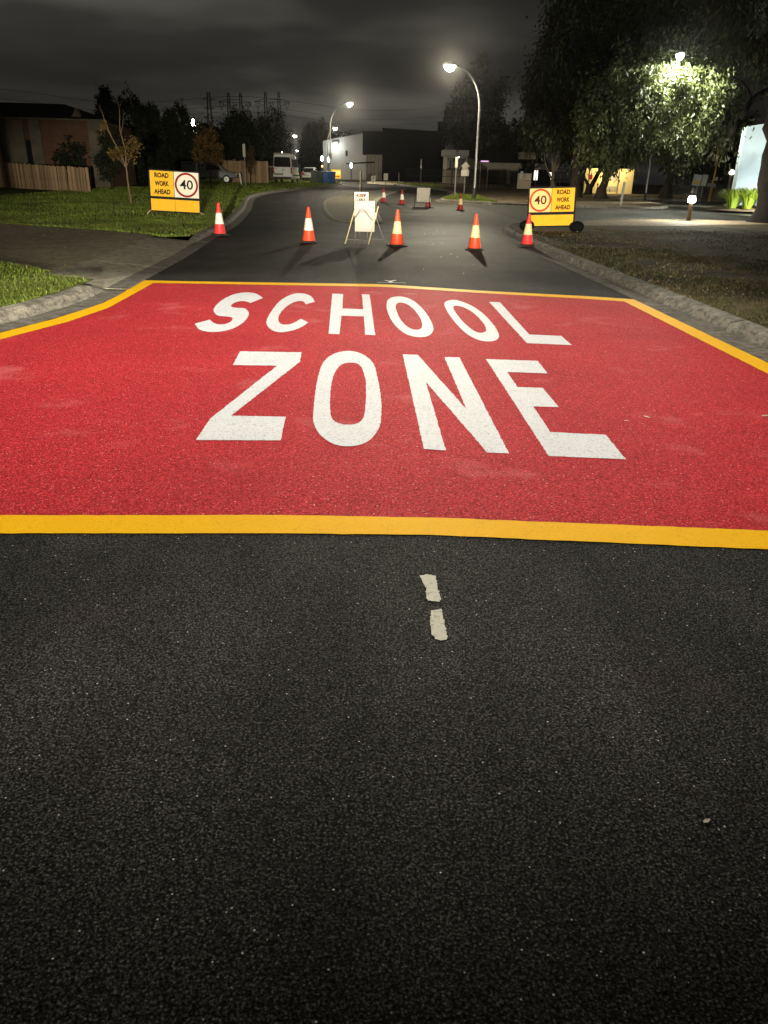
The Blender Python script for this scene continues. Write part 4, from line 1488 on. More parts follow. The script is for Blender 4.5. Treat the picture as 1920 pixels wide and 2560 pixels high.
# white utility parked side-on behind the orange tree
t = thing('white_utility', 'white utility with a grey canopy, side on behind the orange leaved tree', 'utility', (-19.7, 79.5, tz(79) + KB), -pi / 2 + .08)
W = 1.8
m = MB()
m.loft([rrect(w0, w1, z0, z1, y, .10) for y, w0, w1, z0, z1 in ((0, W - .1, W - .2, .5, 1.05), (.1, W, W - .1, .45, 1.12), (2.0, W, W - .1, .45, 1.12), (3.9, W, W - .1, .45, 1.12), (4.9, W - .1, W - .3, .5, .98), (5.1, W - .3, W - .5, .55, .82))], M['ute_paint'])
m.build('body', t, True)
m = MB()
m.loft([rrect(w0, w1, 1.05, z1, y, .09) for y, w0, w1, z1 in ((1.9, W - .12, W - .4, 1.70), (2.2, W - .12, W - .4, 1.78), (3.3, W - .12, W - .42, 1.74), (4.0, W - .16, W - .36, 1.14))], M['ute_paint'])
m.build('cab', t, True)
m = MB()
m.box((0, .90, 1.46), (W - .06, 1.85, .75), M['grey_car'], bev=.04)
c_ = m.build('canopy', t)
for y in (.5, .85):
    m = MB()
    m.box((W / 2 - .02, y, 1.66), (.03, .22, .14), M['glass_dark'])
    m.build('vent', c_)
for sx in (-1, 1):
    m = MB()
    m.loft([[(sx * (W / 2 - .07 - (z - 1.1) * .24 + o_), y, z) for y, z in ((2.25, 1.16), (3.7, 1.16), (3.2, 1.62), (2.35, 1.62))] for o_ in (-.05, .02)], M['glass_dark'])
    m.build('side_window', t)
    wheel(sx * .80, 1.1, .38, .22, t)
    wheel(sx * .80, 4.1, .38, .22, t)
    m = MB()
    m.box((sx * .62, 5.0, .82), (.3, .12, .18), M['plate'], bev=.03)
    m.build('headlight', t)


# ------------------------------------------------------------------ wheelie bins
def wheelie_bin(label, loc, rotz, mat, s=1.0):
    t = thing('wheelie_bin', label, 'bin', loc, rotz, 'wheelie bins on the verge')
    m = MB()
    m.loft([[(sx * w, sy * d, z) for sx, sy in ((-1, -1), (1, -1), (1, 1), (-1, 1))] for w, d, z in ((.23, .25, .06), (.24, .27, .12), (.30, .35, .98), (.32, .37, .985), (.32, .37, 1.03))], M[mat])
    m.build('tub', t, True)
    m = MB()
    m.loft([[(sx * w, sy * d - .01, z) for sx, sy in ((-1, -1), (1, -1), (1, 1), (-1, 1))] for w, d, z in ((.33, .39, 1.03), (.335, .395, 1.05), (.27, .30, 1.10))], M[mat])
    m.build('lid', t, True)
    m = MB()
    m.tube([(-.24, .36, .99), (-.24, .44, 1.0), (.24, .44, 1.0), (.24, .36, .99)], .016, M[mat], 6)
    m.build('handle', t, True)
    for sx in (-1, 1):
        m = MB()
        m.lathe([(.02, -.03), (.10, -.03), (.10, .03), (.02, .03)], M['rubber'], 14, (sx * .27, .28, .10), Matrix.Rotation(pi / 2, 3, 'Y'))
        m.build('wheel', t, True)
    t.scale = (s, s, s)
    return t


g0 = wheelie_bin('dark green wheelie bin, outermost on the van side', (-8.15, 88.3, tz(88) + KB), .1, 'bin_green', 1.15)
wheelie_bin('green wheelie bin directly beside the blue bins', (-7.50, 88.0, tz(88) + KB), -.1, 'bin_green', 1.08)
b0 = wheelie_bin('blue wheelie bin next to the green bins', (-6.92, 88.3, tz(88) + KB), .05, 'bin_blue', 1.12)
wheelie_bin('blue wheelie bin standing closest to the lamp column', (-6.30, 88.8, tz(88) + KB), -.12, 'bin_blue', 1.10)

# ------------------------------------------------------------------ timber fence at the left
t = thing('paling_fence', 'weathered timber paling fence in front of the left house', 'fence', (0, 0, 0))
FP = [Vector((-42, 63.5, 0)), Vector((-26.3, 55.9, 0)), Vector((-18.2, 49.9, 0))]
P_ = resample(FP, .158)
pm = MB()
pm.prism([(-.074, 0), (.074, 0), (.074, 1.0), (.04, 1.02), (-.04, 1.02), (-.074, 1.0)], 'y', -.009, .009, M['timber'])
first = pm.build('paling', t)
for i, p in enumerate(P_):
    o = first if i == 0 else first.copy()
    if i:
        COL.objects.link(o)
        o.parent = t
    d = (P_[min(i + 1, len(P_) - 1)] - P_[max(i - 1, 0)])
    frac = i / len(P_)
    h = 1.52 - .16 * max(0, (p.x + 26) / 8) + random.gauss(0, .018)
    o.location = (p.x + random.gauss(0, .006), p.y + random.choice((-.012, .010, 0.0)), tz(p.y) + KB - .02)
    o.rotation_euler = (random.gauss(0, .012), random.gauss(0, .012), math.atan2(d.y, d.x) + random.gauss(0, .03))
    o.scale = (random.uniform(.9, 1.04), 1, h)
m = MB()
for z in (.35, 1.15):
    for a, b in zip(FP, FP[1:]):
        m.bar(a + Vector((.03, .05, tz(a.y) + KB + z)), b + Vector((.03, .05, tz(b.y) + KB + z)), .06, M['timber'])
m.build('rail', t)
m = MB()
m.box((-18.1, 49.86, tz(50) + KB + .68), (.14, .14, 1.40), M['timber'], bev=.01)
m.build('end_post', t)

# ------------------------------------------------------------------ buildings
def zb(y):
    return tz(y) + KB


# left house
t = thing('house', 'low house with brown and cream walls behind the timber fence', 'house', (-26.6, 58, zb(58)), .10)
m = MB()
m.box((0, 5, 2.15), (13.4, 10, 4.3), M['wall_brown'])
m.build('wall', t)
for x, w, mm in ((-6.2, 1.5, 'wall_cream'), (-3.2, .7, 'wall_cream'), (.8, 1.5, 'wall_cream'), (2.3, .75, 'wall_cream'), (6.35, 1.1, 'wall_cream')):
    m = MB()
    m.box((x, -.10, 2.1), (w, .24, 4.2), M[mm], bev=.02)
    m.build('pilaster', t)
for x, w in ((1.72, .55), (-4.6, .9)):
    m = MB()
    m.box((x, -.02, 1.75), (w, .06, 2.2), M['glass_dark'])
    m.box((x, -.05, 2.9), (w + .12, .06, .09), M['frame_black'])
    m.build('window', t)
m = MB()
e_ = [(-7.1, -.5, 4.28), (7.1, -.5, 4.28), (7.1, 10.5, 4.28), (-7.1, 10.5, 4.28)]
m.add(e_ + [(-4.0, 4.5, 5.5), (3.2, 4.5, 5.5)], [(0, 1, 5, 4), (1, 2, 5), (2, 3, 4, 5), (3, 0, 4), (0, 3, 2, 1)], M['roof_dark'])
rf = m.build('roof', t)
m = MB()
m.prism([(-.36, 0), (.36, 0), (0, .62)], 'y', -.08, .6, M['wall_cream'])
o = m.build('gablet', rf)
o.location = (5.05, .3, 4.38)
m = MB()
m.box((0, -.55, 4.24), (14.3, .10, .12), M['wall_cream'], bev=.02)
m.build('gutter', rf)

# warehouse at the end of the road
t = thing('warehouse', 'large white warehouse with a sloping roofline lit by a floodlight', 'warehouse', (0, 150, 0))
m = MB()
m.prism([(-12.2, .9), (-1.0, .9), (-1.0, 9.2), (-5.2, 8.75), (-12.2, 7.4)], 'y', 0, 22, M['wall_white'])
w_ = m.build('wall', t)
for i in range(28):
    m = MB()
    x = -12.1 + i * .4
    zt_ = 7.4 + (x + 12.2) * .193 if x < -5.2 else 8.75 + (x + 5.2) * .107
    m.box((x, -.02, .9 + (zt_ - .9) / 2), (.06, .05, zt_ - .95), M['wall_white'])
    m.build('cladding_rib', w_)
m = MB()
m.box((-8.0, -.03, 5.5), (.35, .04, .9), M['frame_black'])
m.build('window', t)
m = MB()
m.box((-9.9, -.5, 7.1), (.8, .3, .35), M['lamp_shell'], bev=.04)
fl_ = m.build('floodlight', t)
m = MB()
m.box((-9.9, -.5, 6.9), (.7, .26, .06), M['glow_cool'])
m.build('lens', fl_)
point('floodlight_glow', (-9.9, -1.5, 6.6), 520, (.92, 1, .97), t, .2)
spot('floodlight_wash', (-5.5, -7, 8.6), 600, (1.0, .93, .80), t, math.radians(120), .6, .2, (math.radians(38), 0, 0))

t = thing('slatted_building', 'dark box of vertical slats on a pale lower wall, left end of the black building', 'building', (-3.0, 135, zb(135)))
m = MB()
m.box((0, 2.2, 5.45), (3.3, 4, 3.3), M['wall_dark'])
m.build('upper_wall', t)
for i in range(10):
    m = MB()
    m.box((-1.58 + i * .35, .0, 5.45), (.14, .34, 3.4), M['slat_dark'])
    m.build('slat', t)
m = MB()
m.box((.3, 2.2, 1.9), (2.8, 3.8, 3.8), M['wall_pale'])
m.build('lower_wall', t)
for i in range(5):
    m = MB()
    m.box((-.9 + i * .6, .29, 1.9), (.05, .03, 3.7), M['wall_cream'])
    m.build('panel_joint', t)
m = MB()
m.prism([(-4.2, 2.3), (.3, 2.55), (.3, 2.75), (-4.2, 2.4)], 'y', -2.0, .25, M['roof_dark'])
m.build('carport_roof', t)
t = thing('black_building', 'long black flat roofed building across the end of the road', 'building', (3.3, 130, zb(130)))
m = MB()
m.prism([(-4.75, 0), (4.8, 0), (4.8, 6.85), (-4.75, 7.2)], 'y', 0, 16, M['wall_dark'])
b_ = m.build('wall', t)
m = MB()
m.box((4.15, 1.2, 7.6), (1.1, 1.6, 1.5), M['wall_dark'])
m.build('chimney', t)
m = MB()
m.prism([(-4.85, 7.18), (4.9, 6.83), (4.9, 7.0), (-4.85, 7.36)], 'y', -.12, 16.1, M['roof_dark'])
m.build('roof_edge', t)
m = MB()
m.box((-2.0, -.03, 1.9), (3.6, .08, 3.4), M['slat_dark'])
m.build('roller_door', t)
t = thing('portico_house', 'pale house with a flat white entrance canopy and dark windows', 'house', (8.4, 105, zb(105)))
m = MB()
m.box((-.6, 0, 3.42), (3.2, 3.2, .66), M['wall_white'], bev=.03)
m.build('canopy', t)
m = MB()
m.box((-.35, 2.2, 1.55), (2.5, 3.2, 3.1), M['wall_pale'])
m.prism([(.9, 0), (3.6, 0), (3.6, 1.9), (2.6, 2.5), (.9, 3.1)], 'y', .4, 4.4, M['wall_cream'])
m.build('wall', t)
for x in (-1.25, -.55, .15, .65):
    m = MB()
    m.box((x, .57, 2.3), (.46, .06, 1.3), M['glass_dark'])
    m.box((x, .53, 2.3), (.04, .05, 1.3), M['wall_white'])
    m.build('window', t)
m = MB()
m.lathe([(.02, 2.9), (.09, 2.95), (.09, 3.02), (.02, 3.06)], M['glow_cool'], 10, (-.15, -.5, 0))
m.build('entrance_light', t)
for x in (-2.0, .75):
    m = MB()
    m.box((x, -1.3, 1.55), (.16, .16, 3.1), M['wall_white'])
    m.build('column', t)
t = thing('long_building', 'long low building with a pale wall behind the dark mesh fence', 'building', (15.8, 110, zb(110)))
m = MB()
m.box((0, 3, 1.25), (8.5, 6, 2.5), M['wall_pale'])
m.build('wall', t)
m = MB()
m.prism([(-4.6, 2.5), (4.6, 2.5), (3.4, 3.9), (-3.4, 3.9)], 'y', -.5, 6.5, M['roof_dark'])
m.build('roof', t)
t = thing('entrance_porch', 'grey porch roof over dark pillars behind the notice board', 'porch', (15.9, 100, zb(100)))
m = MB()
m.box((0, 0, 3.25), (1.7, 2.5, .75), M['wall_pale'], bev=.03)
m.build('canopy', t)
m = MB()
m.box((.45, .4, 1.43), (1.1, 1.4, 2.86), M['wall_dark'])
m.build('pillar', t)
t = thing('marquee', 'small pale peaked marquee with glowing openings behind the gum stems', 'marquee', (19.1, 104, zb(104)))
m = MB()
m.add([(-1.6, -1.6, 1.9), (1.6, -1.6, 1.9), (1.6, 1.6, 1.9), (-1.6, 1.6, 1.9), (0, 0, 2.7)], [(0, 1, 4), (1, 2, 4), (2, 3, 4), (3, 0, 4), (3, 2, 1, 0)], M['wall_white'])
m.build('canopy', t)
for x in (-1.5, 1.5):
    m = MB()
    m.box((x, -1.5, .95), (.08, .08, 1.9), M['steel_dull'])
    m.build('leg', t)
m = MB()
m.box((0, 1.5, .9), (3.0, .1, 1.8), M['wall_dark'])
w_ = m.build('back_wall', t)
for x, z, w, h in ((-1.0, 1.15, .45, 1.1), (.9, 1.35, .5, .45), (1.0, .85, .3, .35)):
    m = MB()
    m.box((x, 1.43, z), (w, .03, h), M['lit_window'])
    m.build('lit_opening', w_)
m = MB()
m.box((-2.6, .5, 1.0), (1.3, .1, 1.7), M['wall_dark'])
m.build('side_wall', t)
m = MB()
m.box((-2.6, .43, 1.1), (1.0, .03, 1.0), M['lit_blue'])
m.build('lit_pane', t)
# yellow lit wall behind the leaning trunks
t = thing('yellow_wall', 'low cream yellow wall glowing under a lamp behind the leaning gum trunks', 'wall', (19.0, 73.5, zb(73)), -.02)
m = MB()
m.box((0, 0, .98), (4.2, .35, 2.05), M['wall_yellow'], bev=.01)
w_ = m.build('wall', t)
for x, z, w, h in ((.35, 1.35, .85, .55), (.35, .40, .85, .40), (-.45, 1.3, .18, .5)):
    m = MB()
    m.box((x, -.18, z), (w, .03, h), M['wall_pale'])
    m.build('vent_panel', w_)
m = MB()
m.box((-1.6, -.19, 1.3), (.25, .02, .35), M['ring_red'])
m.build('poster', w_)
m = MB()
m.box((0, -1.6, 2.72), (1.2, .12, .09), M['lamp_shell'], bev=.02)
m.tube([(-.5, -1.6, 2.72), (-.5, 0, 2.4), (-.5, 0, 2.0)], .025, M['lamp_shell'], 6)
m.build('wall_lamp', t)
point('wall_lamp_glow', (0, -1.5, 2.5), 560, (1.0, .84, .46), t, .12)
# pale blue slab sign, floodlit
t = thing('monument_slab', 'tall pale blue lit slab standing behind the bright grass clumps', 'monument sign', (21.7, 50.2, zb(50)), .06)
m = MB()
m.prism([(-1.12, -.1), (1.3, -.1), (1.3, 4.72), (-1.12, 4.30)], 'y', 0, .45, M['wall_blue'])
m.build('slab', t)
m = MB()
m.box((0, .22, -.02), (2.7, .75, .25), M['kerb'], bev=.02)
m.build('plinth', t)
point('slab_glow', (.2, -2.2, .75), 330, (.92, 1.0, .97), t, .12)
m = MB()
m.box((.2, -2.2, .45), (.5, .16, .2), M['black'], bev=.02)
m.build('ground_light', t)
t = thing('garden_floodlight', 'small black garden floodlight aimed at the pale blue slab', 'floodlight', (19.0, 40.2, zb(40)))
m = MB()
m.box((0, 0, .40), (.34, .16, .24), M['black'], rot=Matrix.Rotation(.3, 3, 'X'), bev=.02)
m.tube([(0, 0, -.05), (0, 0, .3)], .03, M['black'], 8)
m.build('housing', t)
m = MB()
m.box((0, .085, .43), (.28, .02, .18), M['glow_cool'], rot=Matrix.Rotation(.3, 3, 'X'))
m.build('lens', t)
spot('floodlight_beam', (0, .25, .5), 4200, (.98, 1.0, .90), t, math.radians(100), .5, .08, (math.radians(96), 0, math.radians(-6)))

# dark mesh fence across the school frontage
t = thing('mesh_fence', 'long dark mesh fence in front of the school buildings', 'fence', (0, 0, 0))
FA = [Vector((1.6, 97.5, 0)), Vector((8.0, 91, 0)), Vector((13.0, 87.5, 0)), Vector((24.0, 84, 0))]
fp = resample(FA, 2.4)
for a, b in zip(fp, fp[1:]):
    za, zb_ = zb(a.y), zb(b.y)
    m = MB()
    for k in range(1, 22):
        q = a.lerp(b, k / 22)
        m.bar((q.x, q.y, za + .1), (q.x, q.y, za + 1.62), .035, M['fence_dark'])
    for z in (.12, .9, 1.6):
        m.bar((a.x, a.y, za + z), (b.x, b.y, zb_ + z), .04, M['fence_dark'])
    m.build('fence_panel', t)
for a in fp:
    m = MB()
    m.box((a.x, a.y - .03, zb(a.y) + .85), (.08, .08, 1.75), M['fence_dark'])
    m.build('fence_post', t)
# timber side fences and a shed among the left gardens
t = thing('side_fence', 'dark timber fence between the orange tree and the tall narrow sign', 'fence', (-14.2, 82, zb(82)), -.05)
for i in range(22):
    m = MB()
    m.box((-2.2 + i * .205, random.choice((-.012, .012)), 1.0 + random.gauss(0, .02)), (.19, .02, 2.0), M['timber'])
    m.build('paling', t)
for x in (-1.1, .9):
    m = MB()
    m.box((x, -.06, 1.05), (.12, .1, 2.15), M['timber'])
    m.build('post', t)
t = thing('garden_wall', 'low pale garden wall at the left of the white van', 'wall', (-16.0, 98, zb(98)))
m = MB()
m.box((0, 0, .72), (4.8, .25, 1.45), M['wall_cream'], bev=.02)
m.build('wall', t)
m = MB()
m.box((0, 0, 1.49), (4.95, .34, .10), M['wall_pale'], bev=.01)
m.build('capping', t)
t = thing('dark_house', 'dark house with a glowing lantern under its gable, behind the orange tree', 'house', (-29.0, 112, zb(112)))
m = MB()
m.box((0, 5, 2.0), (16, 10, 4.0), M['wall_brown'])
m.build('wall', t)
m = MB()
m.prism([(-.6, 4.0), (16.4, 4.0), (11.8, 6.6), (4.0, 6.6)], 'y', -.5, 10.5, M['roof_dark'])
o = m.build('roof', t)
o.location = (-7.9, 0, 0)
m = MB()
m.prism([(-.9, 0), (.9, 0), (0, 1.5)], 'y', -.9, 0, M['wall_cream'])
o = m.build('gable', t)
o.location = (3.6, 0, 4.05)
m = MB()
m.lathe([(.05, 0), (.22, .08), (.24, .5), (.15, .85), (.04, .95)], M['lens'], 12, (3.3, -1.3, 5.9))
m.tube([(3.3, -1.3, 0), (3.3, -1.3, 5.9)], .06, M['steel_dull'], 8)
m.build('lantern', t, True)
point('lantern_glow', (3.3, -1.7, 5.7), 500, WARM, t, .15)
for x, y, h, lab in ((-9.9, 120, 3.0, 'small cool garden lamp, leftmost of three before the warehouse'), (-9.0, 120.5, 2.9, 'small cool garden lamp, middle one before the warehouse'), (-5.8, 121, 2.2, 'low cool path lamp under the carport of the slatted building')):
    t = thing('garden_lamp', lab, 'garden lamp', (x, y, zb(y)), group='cool garden lamps before the warehouse')
    m = MB()
    m.tube([(0, 0, -.1), (0, 0, h - .6)], .07, M['steel'], 8)
    m.build('post', t, True)
    m = MB()
    m.lathe([(.05, h - .6), (.17, h - .5), (.17, h - .05), (.04, h + .1)], M['glow_cool'], 12)
    m.build('globe', t, True)
t = thing('warning_lamp', 'small orange warning light glowing past the parked cars', 'lamp', (-8.9, 108, zb(108)))
m = MB()
m.tube([(0, 0, -.1), (0, 0, 1.55)], .04, M['frame_black'], 8)
m.build('stand', t, True)
m = MB()
m.lathe([(.06, 1.5), (.11, 1.56), (.11, 1.70), (.05, 1.76)], m_emit('amber_glow', (1.0, .35, .06), 3.0), 12)
m.build('lens', t, True)


# ------------------------------------------------------------------ transmission towers and lines
def lattice(m, a, b, w0, w1, n, r=.17):
    a, b = Vector(a), Vector(b)
    prev = None
    for i in range(n + 1):
        f = i / n
        c = a.lerp(b, f)
        w = w0 + (w1 - w0) * f
        cs = [c + Vector((sx * w / 2, sy * w / 2, 0)) for sx, sy in ((-1, -1), (1, -1), (1, 1), (-1, 1))]
        if prev:
            for k in range(4):
                m.bar(prev[k], cs[k], r, M['pylon'])
                m.bar(prev[k], cs[(k + 1) % 4], r * .7, M['pylon'])
        prev = cs


def twin_tower(label, loc, gap, H):
    t = thing('transmission_tower', label, 'transmission tower', loc, group='transmission towers on the skyline')
    for sx in (-1, 1):
        m = MB()
        lattice(m, (sx * gap * .5, 0, 0), (sx * gap * .5, 0, H), 2.6, .9, 12)
        m.build('mast', t)
    m = MB()
    z = H * .89
    m.bar((-gap * 1.35, 0, z), (gap * 1.35, 0, z), .16, M['pylon'])
    m.bar((-gap * .6, 0, z + 1.1), (gap * .6, 0, z + 1.1), .20, M['pylon'])
    for sx in (-1, 1):
        m.bar((sx * gap * 1.35, 0, z), (sx * gap * .6, 0, z + 1.1), .18, M['pylon'])
        m.bar((sx * gap * 1.30, 0, z), (sx * gap * .55, 0, z - 2.0), .17, M['pylon'])
    m.build('cross_arm', t)
    for x in (-1.1, -.0, 1.1):
        m = MB()
        m.bar((x * gap - 1.1, 0, z), (x * gap, 0, z - 3.6), .16, M['pylon'])
        m.bar((x * gap + 1.1, 0, z), (x * gap, 0, z - 3.6), .16, M['pylon'])
        m.build('insulator', t)
    return t


twin_tower('twin masted transmission tower, middle of the three on the skyline', (-76.6, 420, 0), 5.9, 38)
twin_tower('twin masted transmission tower, closest of the three to the street lamps', (-59.8, 430, 0), 6.6, 39.5)
t = thing('transmission_tower', 'single masted transmission tower, nearest the cypress trees', 'transmission tower', (-84.9, 400, 0), group='transmission towers on the skyline')
m = MB()
lattice(m, (0, 0, 0), (0, 0, 36.3), 3.6, 1.1, 13)
m.build('mast', t)
for z, w in ((33.2, 5.2), (29.5, 4.6), (25.6, 4.0)):
    m = MB()
    m.bar((-w / 2, 0, z), (w / 2, 0, z), .22, M['pylon'])
    m.bar((-w / 2, 0, z), (0, 0, z + 1.3), .16, M['pylon'])
    m.bar((w / 2, 0, z), (0, 0, z + 1.3), .16, M['pylon'])
    m.build('cross_arm', t)
t = thing('power_line', 'thin power lines strung between the skyline towers', 'power line', (0, 0, 0))
for za, zc, x0 in ((30, 30, -150), (27.5, 27.5, -150), (34, 33, -150)):
    m = MB()
    pts = []
    for k in range(25):
        f = k / 24
        x = -190 + 240 * f
        y = 405 + 25 * f
        s = (x + 85) / 85 if x < 0 else 1
        sag = 2.2 * math.cos(k / 24 * 4 * pi)
        pts.append((x, y, za + sag))
    m.tube(pts, .07, M['pylon'], 4)
    m.build('wire', t)

# ------------------------------------------------------------------ trees and planting
def leaf_mesh(name, C_, D, L, Wd, mat, parent=None):
    """N kite-shaped leaves: base, two sides, tip"""
    n = len(C_)
    D = D / np.linalg.norm(D, axis=1)[:, None]
    A = rng.normal(size=(n, 3))
    S = np.cross(D, A)
    S /= (np.linalg.norm(S, axis=1)[:, None] + 1e-9)
    Nn = np.cross(D, S)
    tip = C_ + D * L[:, None]
    mid = C_ + D * (L * .45)[:, None] + Nn * (L * rng.uniform(-.10, .10, n))[:, None]
    V = np.stack([C_, mid + S * (Wd / 2)[:, None], tip, mid - S * (Wd / 2)[:, None]], axis=1).reshape(-1, 3)
    me = bpy.data.meshes.new(name)
    me.vertices.add(4 * n)
    me.vertices.foreach_set('co', V.astype(np.float32).ravel())
    me.loops.add(4 * n)
    me.loops.foreach_set('vertex_index', np.arange(4 * n, dtype=np.int32))
    me.polygons.add(n)
    me.polygons.foreach_set('loop_start', np.arange(0, 4 * n, 4, dtype=np.int32))
    me.polygons.foreach_set('loop_total', np.full(n, 4, dtype=np.int32))
    me.update(calc_edges=True)
    me.materials.append(mat)
    o = bpy.data.objects.new(name, me)
    return link(o, parent)


def crown_points(lobes, n, clump=.45, per=34, shell=.5, droop_len=1.0):
    out, outd = [], []
    vol = np.array([l[1][0] * l[1][1] * l[1][2] for l in lobes]) ** .75
    vol = vol / vol.sum()
    for (c, r), f in zip(lobes, vol):
        k = max(4, int(n * f / per))
        d = rng.normal(size=(k, 3))
        d /= np.linalg.norm(d, axis=1)[:, None]
        rad = shell + (1.08 - shell) * rng.random(k) ** .7
        cc = np.array(c) + d * np.array(r) * rad[:, None]
        size = clump * rng.uniform(.5, 1.5, k)
        for j in range(k):
            q = int(per * rng.uniform(.6, 1.4))
            g = rng.normal(size=(q, 3)) * size[j] * np.array([.75, .75, droop_len])
            out.append(cc[j] + g)
            outd.append(np.repeat(d[j][None], q, 0))
    return np.concatenate(out), np.concatenate(outd)


def foliage(lobes, n, mat, parent, length=.32, width=.11, droop=1.2, clump=.45, per=34, shell=.5, name='crown', droop_len=1.0):
    P, D0 = crown_points(lobes, n, clump, per, shell, droop_len)
    k = len(P)
    D = D0 * .45 + rng.normal(size=(k, 3)) * .6 + np.array([0, 0, -droop])
    L = length * rng.uniform(.6, 1.35, k)
    W = width * rng.uniform(.6, 1.3, k)
    return leaf_mesh(name, P, D, L, W, mat, parent)


def limb(m, path, r0, r1, mat, n=9, wob=.04):
    P = catmull([Vector(p) for p in path], 5)
    k = len(P) - 1
    P = [p + Vector((random.gauss(0, wob), random.gauss(0, wob), 0)) * (1 if 0 < i < k else 0) for i, p in enumerate(P)]
    m.tube(P, [r0 + (r1 - r0) * (i / k) ** .8 for i in range(k + 1)], mat, n)


def tree(name, label, base, limbs, lobes, n, leaf, bark='bark', group=None, flare=True, **kw):
    """limbs: list of (path, r0, r1) in local metres, the first is the trunk"""
    t = thing(name, label, 'tree', base, group=group)
    for i, (path, r0, r1) in enumerate(limbs):
        m = MB()
        if i == 0 and flare:
            p0 = Vector(path[0])
            m.tube([p0 + Vector((0, 0, -.15)), p0 + Vector((0, 0, .05)), p0 + Vector((0, 0, .3)), p0 + Vector((0, 0, .75))], [r0 * 1.8, r0 * 1.55, r0 * 1.2, r0], M[bark], 12)
        limb(m, path, r0, r1, M[bark], 12 if r0 > .3 else 8, min(.06, r0 * .15))
        m.build('trunk' if i == 0 else 'branch', t, True)
    if lobes:
        foliage(lobes, n, M[leaf], t, **kw)
    return t


G = 'gum trees on the right'
# tall gum at the left of the right-hand group; trunk black against the lamps
tree('gum_tree', 'tallest dark gum with a straight black trunk and crown reaching out of the picture', (13.5, 61.4, zb(61)),
     [([(0, 0, 0), (-.05, 0, 3), (-.25, .1, 6.5), (-.2, 0, 10.5), (.3, 0, 14)], .42, .16), ([(-.2, 0, 5.5), (-1.2, -.4, 7.0), (-2.6, -.6, 8.2)], .16, .06), ([(-.2, 0, 7), (1.2, -.3, 9), (2.6, -.4, 11)], .18, .06), ([(-.1, 0, 9), (-1.3, .5, 11), (-1.9, .6, 13)], .14, .05)],
     [((-1.7, -.3, 7.2), (2.6, 2.6, 2.9)), ((-2.7, -.2, 6.0), (1.6, 2.0, 1.6)), ((-.8, .2, 10.8), (2.4, 2.8, 2.8)), ((2.4, .3, 10.5), (3.2, 3.2, 3.3)), ((1.6, .2, 14.5), (3.6, 3.4, 3.0)), ((5.0, .2, 13.5), (3.2, 3.2, 3.4)), ((3.0, .5, 7.8), (2.6, 2.4, 2.2)), ((7.6, .5, 12.5), (3.0, 3, 4))],
     60000, 'leaf_shade', group=G, length=.32, width=.13, clump=.36, per=46, droop_len=1.5)
# smaller multi-stemmed gum behind
tree('gum_tree', 'slender many stemmed gum with pale stems beside the notice board', (16.7, 86.5, zb(86)),
     [([(0, 0, 0), (-.1, 0, 1.4), (-.4, 0, 3.2), (-.9, 0, 5.8)], .26, .07), ([(-.05, 0, 1.1), (.1, 0, 3.2), (.2, 0, 6)], .16, .05), ([(0, 0, 1.3), (.6, 0, 3), (1.2, 0, 5.2)], .15, .05), ([(0, 0, .8), (-.8, 0, 1.9), (-1.2, .1, 3.4)], .12, .04)],
     [((-1.4, -.5, 6.4), (2.2, 2, 2.4)), ((.6, -.4, 6.0), (2.2, 2, 2.4)), ((-2.6, -.2, 4.8), (1.4, 1.4, 1.5)), ((1.9, -.2, 4.6), (1.3, 1.5, 1.7)), ((-.2, 0, 9.2), (2.4, 2, 2.0))],
     15000, 'leaf_gum', 'bark_pale', G, length=.34, width=.11, clump=.36, per=46, droop_len=1.5)
# the drooping gum around the park lamp
tree('gum_tree', 'broad weeping gum whose leaves are lit by the park lamp', (15.1, 60.0, zb(60)),
     [([(0, 0, 0), (.12, -.2, 1.2), (.45, -.8, 2.6), (1.0, -2.2, 4.6), (2.0, -3.6, 6.6)], .34, .12), ([(.5, -.9, 2.7), (-.2, -1.8, 4.4), (-.8, -3.0, 6.2)], .18, .06), ([(1.0, -2.2, 4.6), (2.8, -3.2, 5.8), (4.6, -3.9, 6.4)], .15, .05), ([(.6, -1.2, 3.2), (2.4, -2.0, 3.6), (3.6, -3.0, 5.0)], .12, .05)],
     [((-.9, -4.2, 4.8), (2.3, 2.0, 2.2)), ((1.0, -4.6, 5.0), (2.2, 1.6, 2.3)), ((3.2, -4.3, 5.7), (2.0, 1.5, 2.4)), ((.8, -4.4, 7.3), (2.3, 1.9, 1.5)), ((-.6, -4.2, 3.0), (1.7, 1.8, 1.1)), ((3.8, -5.0, 3.9), (1.3, 1.4, 1.6)), ((5.1, -4.2, 6.5), (1.6, 1.6, 2.0)), ((2.3, -4.5, 7.5), (1.5, .9, 1.2)), ((3.4, -4.4, 7.4), (1.4, .9, 1.1)), ((3.2, -3.6, 8.6), (1.5, .7, .9)), ((2.5, -6.6, 6.2), (.8, .6, 1.4)), ((1.75, -7.3, 5.6), (.6, .5, 1.5))],
     32000, 'leaf_gum', group=G, length=.28, width=.12, droop=1.0, clump=.33, per=95, droop_len=1.35, shell=.35)
tree('gum_tree', 'forked dark gum leaning right before the yellow lit wall', (16.3, 69.0, zb(69)),
     [([(0, 0, 0), (.2, 0, .7), (.75, 0, 1.8), (1.2, -.2, 3.2), (1.5, -.4, 6)], .24, .12), ([(.12, 0, .5), (-.25, 0, 1.0), (-.5, 0, 1.5), (-.35, 0, 3)], .15, .08)],
     [((1.4, 0, 7.0), (2.4, 2.2, 2.2)), ((-.4, 0, 5.5), (1.8, 1.8, 1.6))], 5000, 'leaf_dark', group=G)
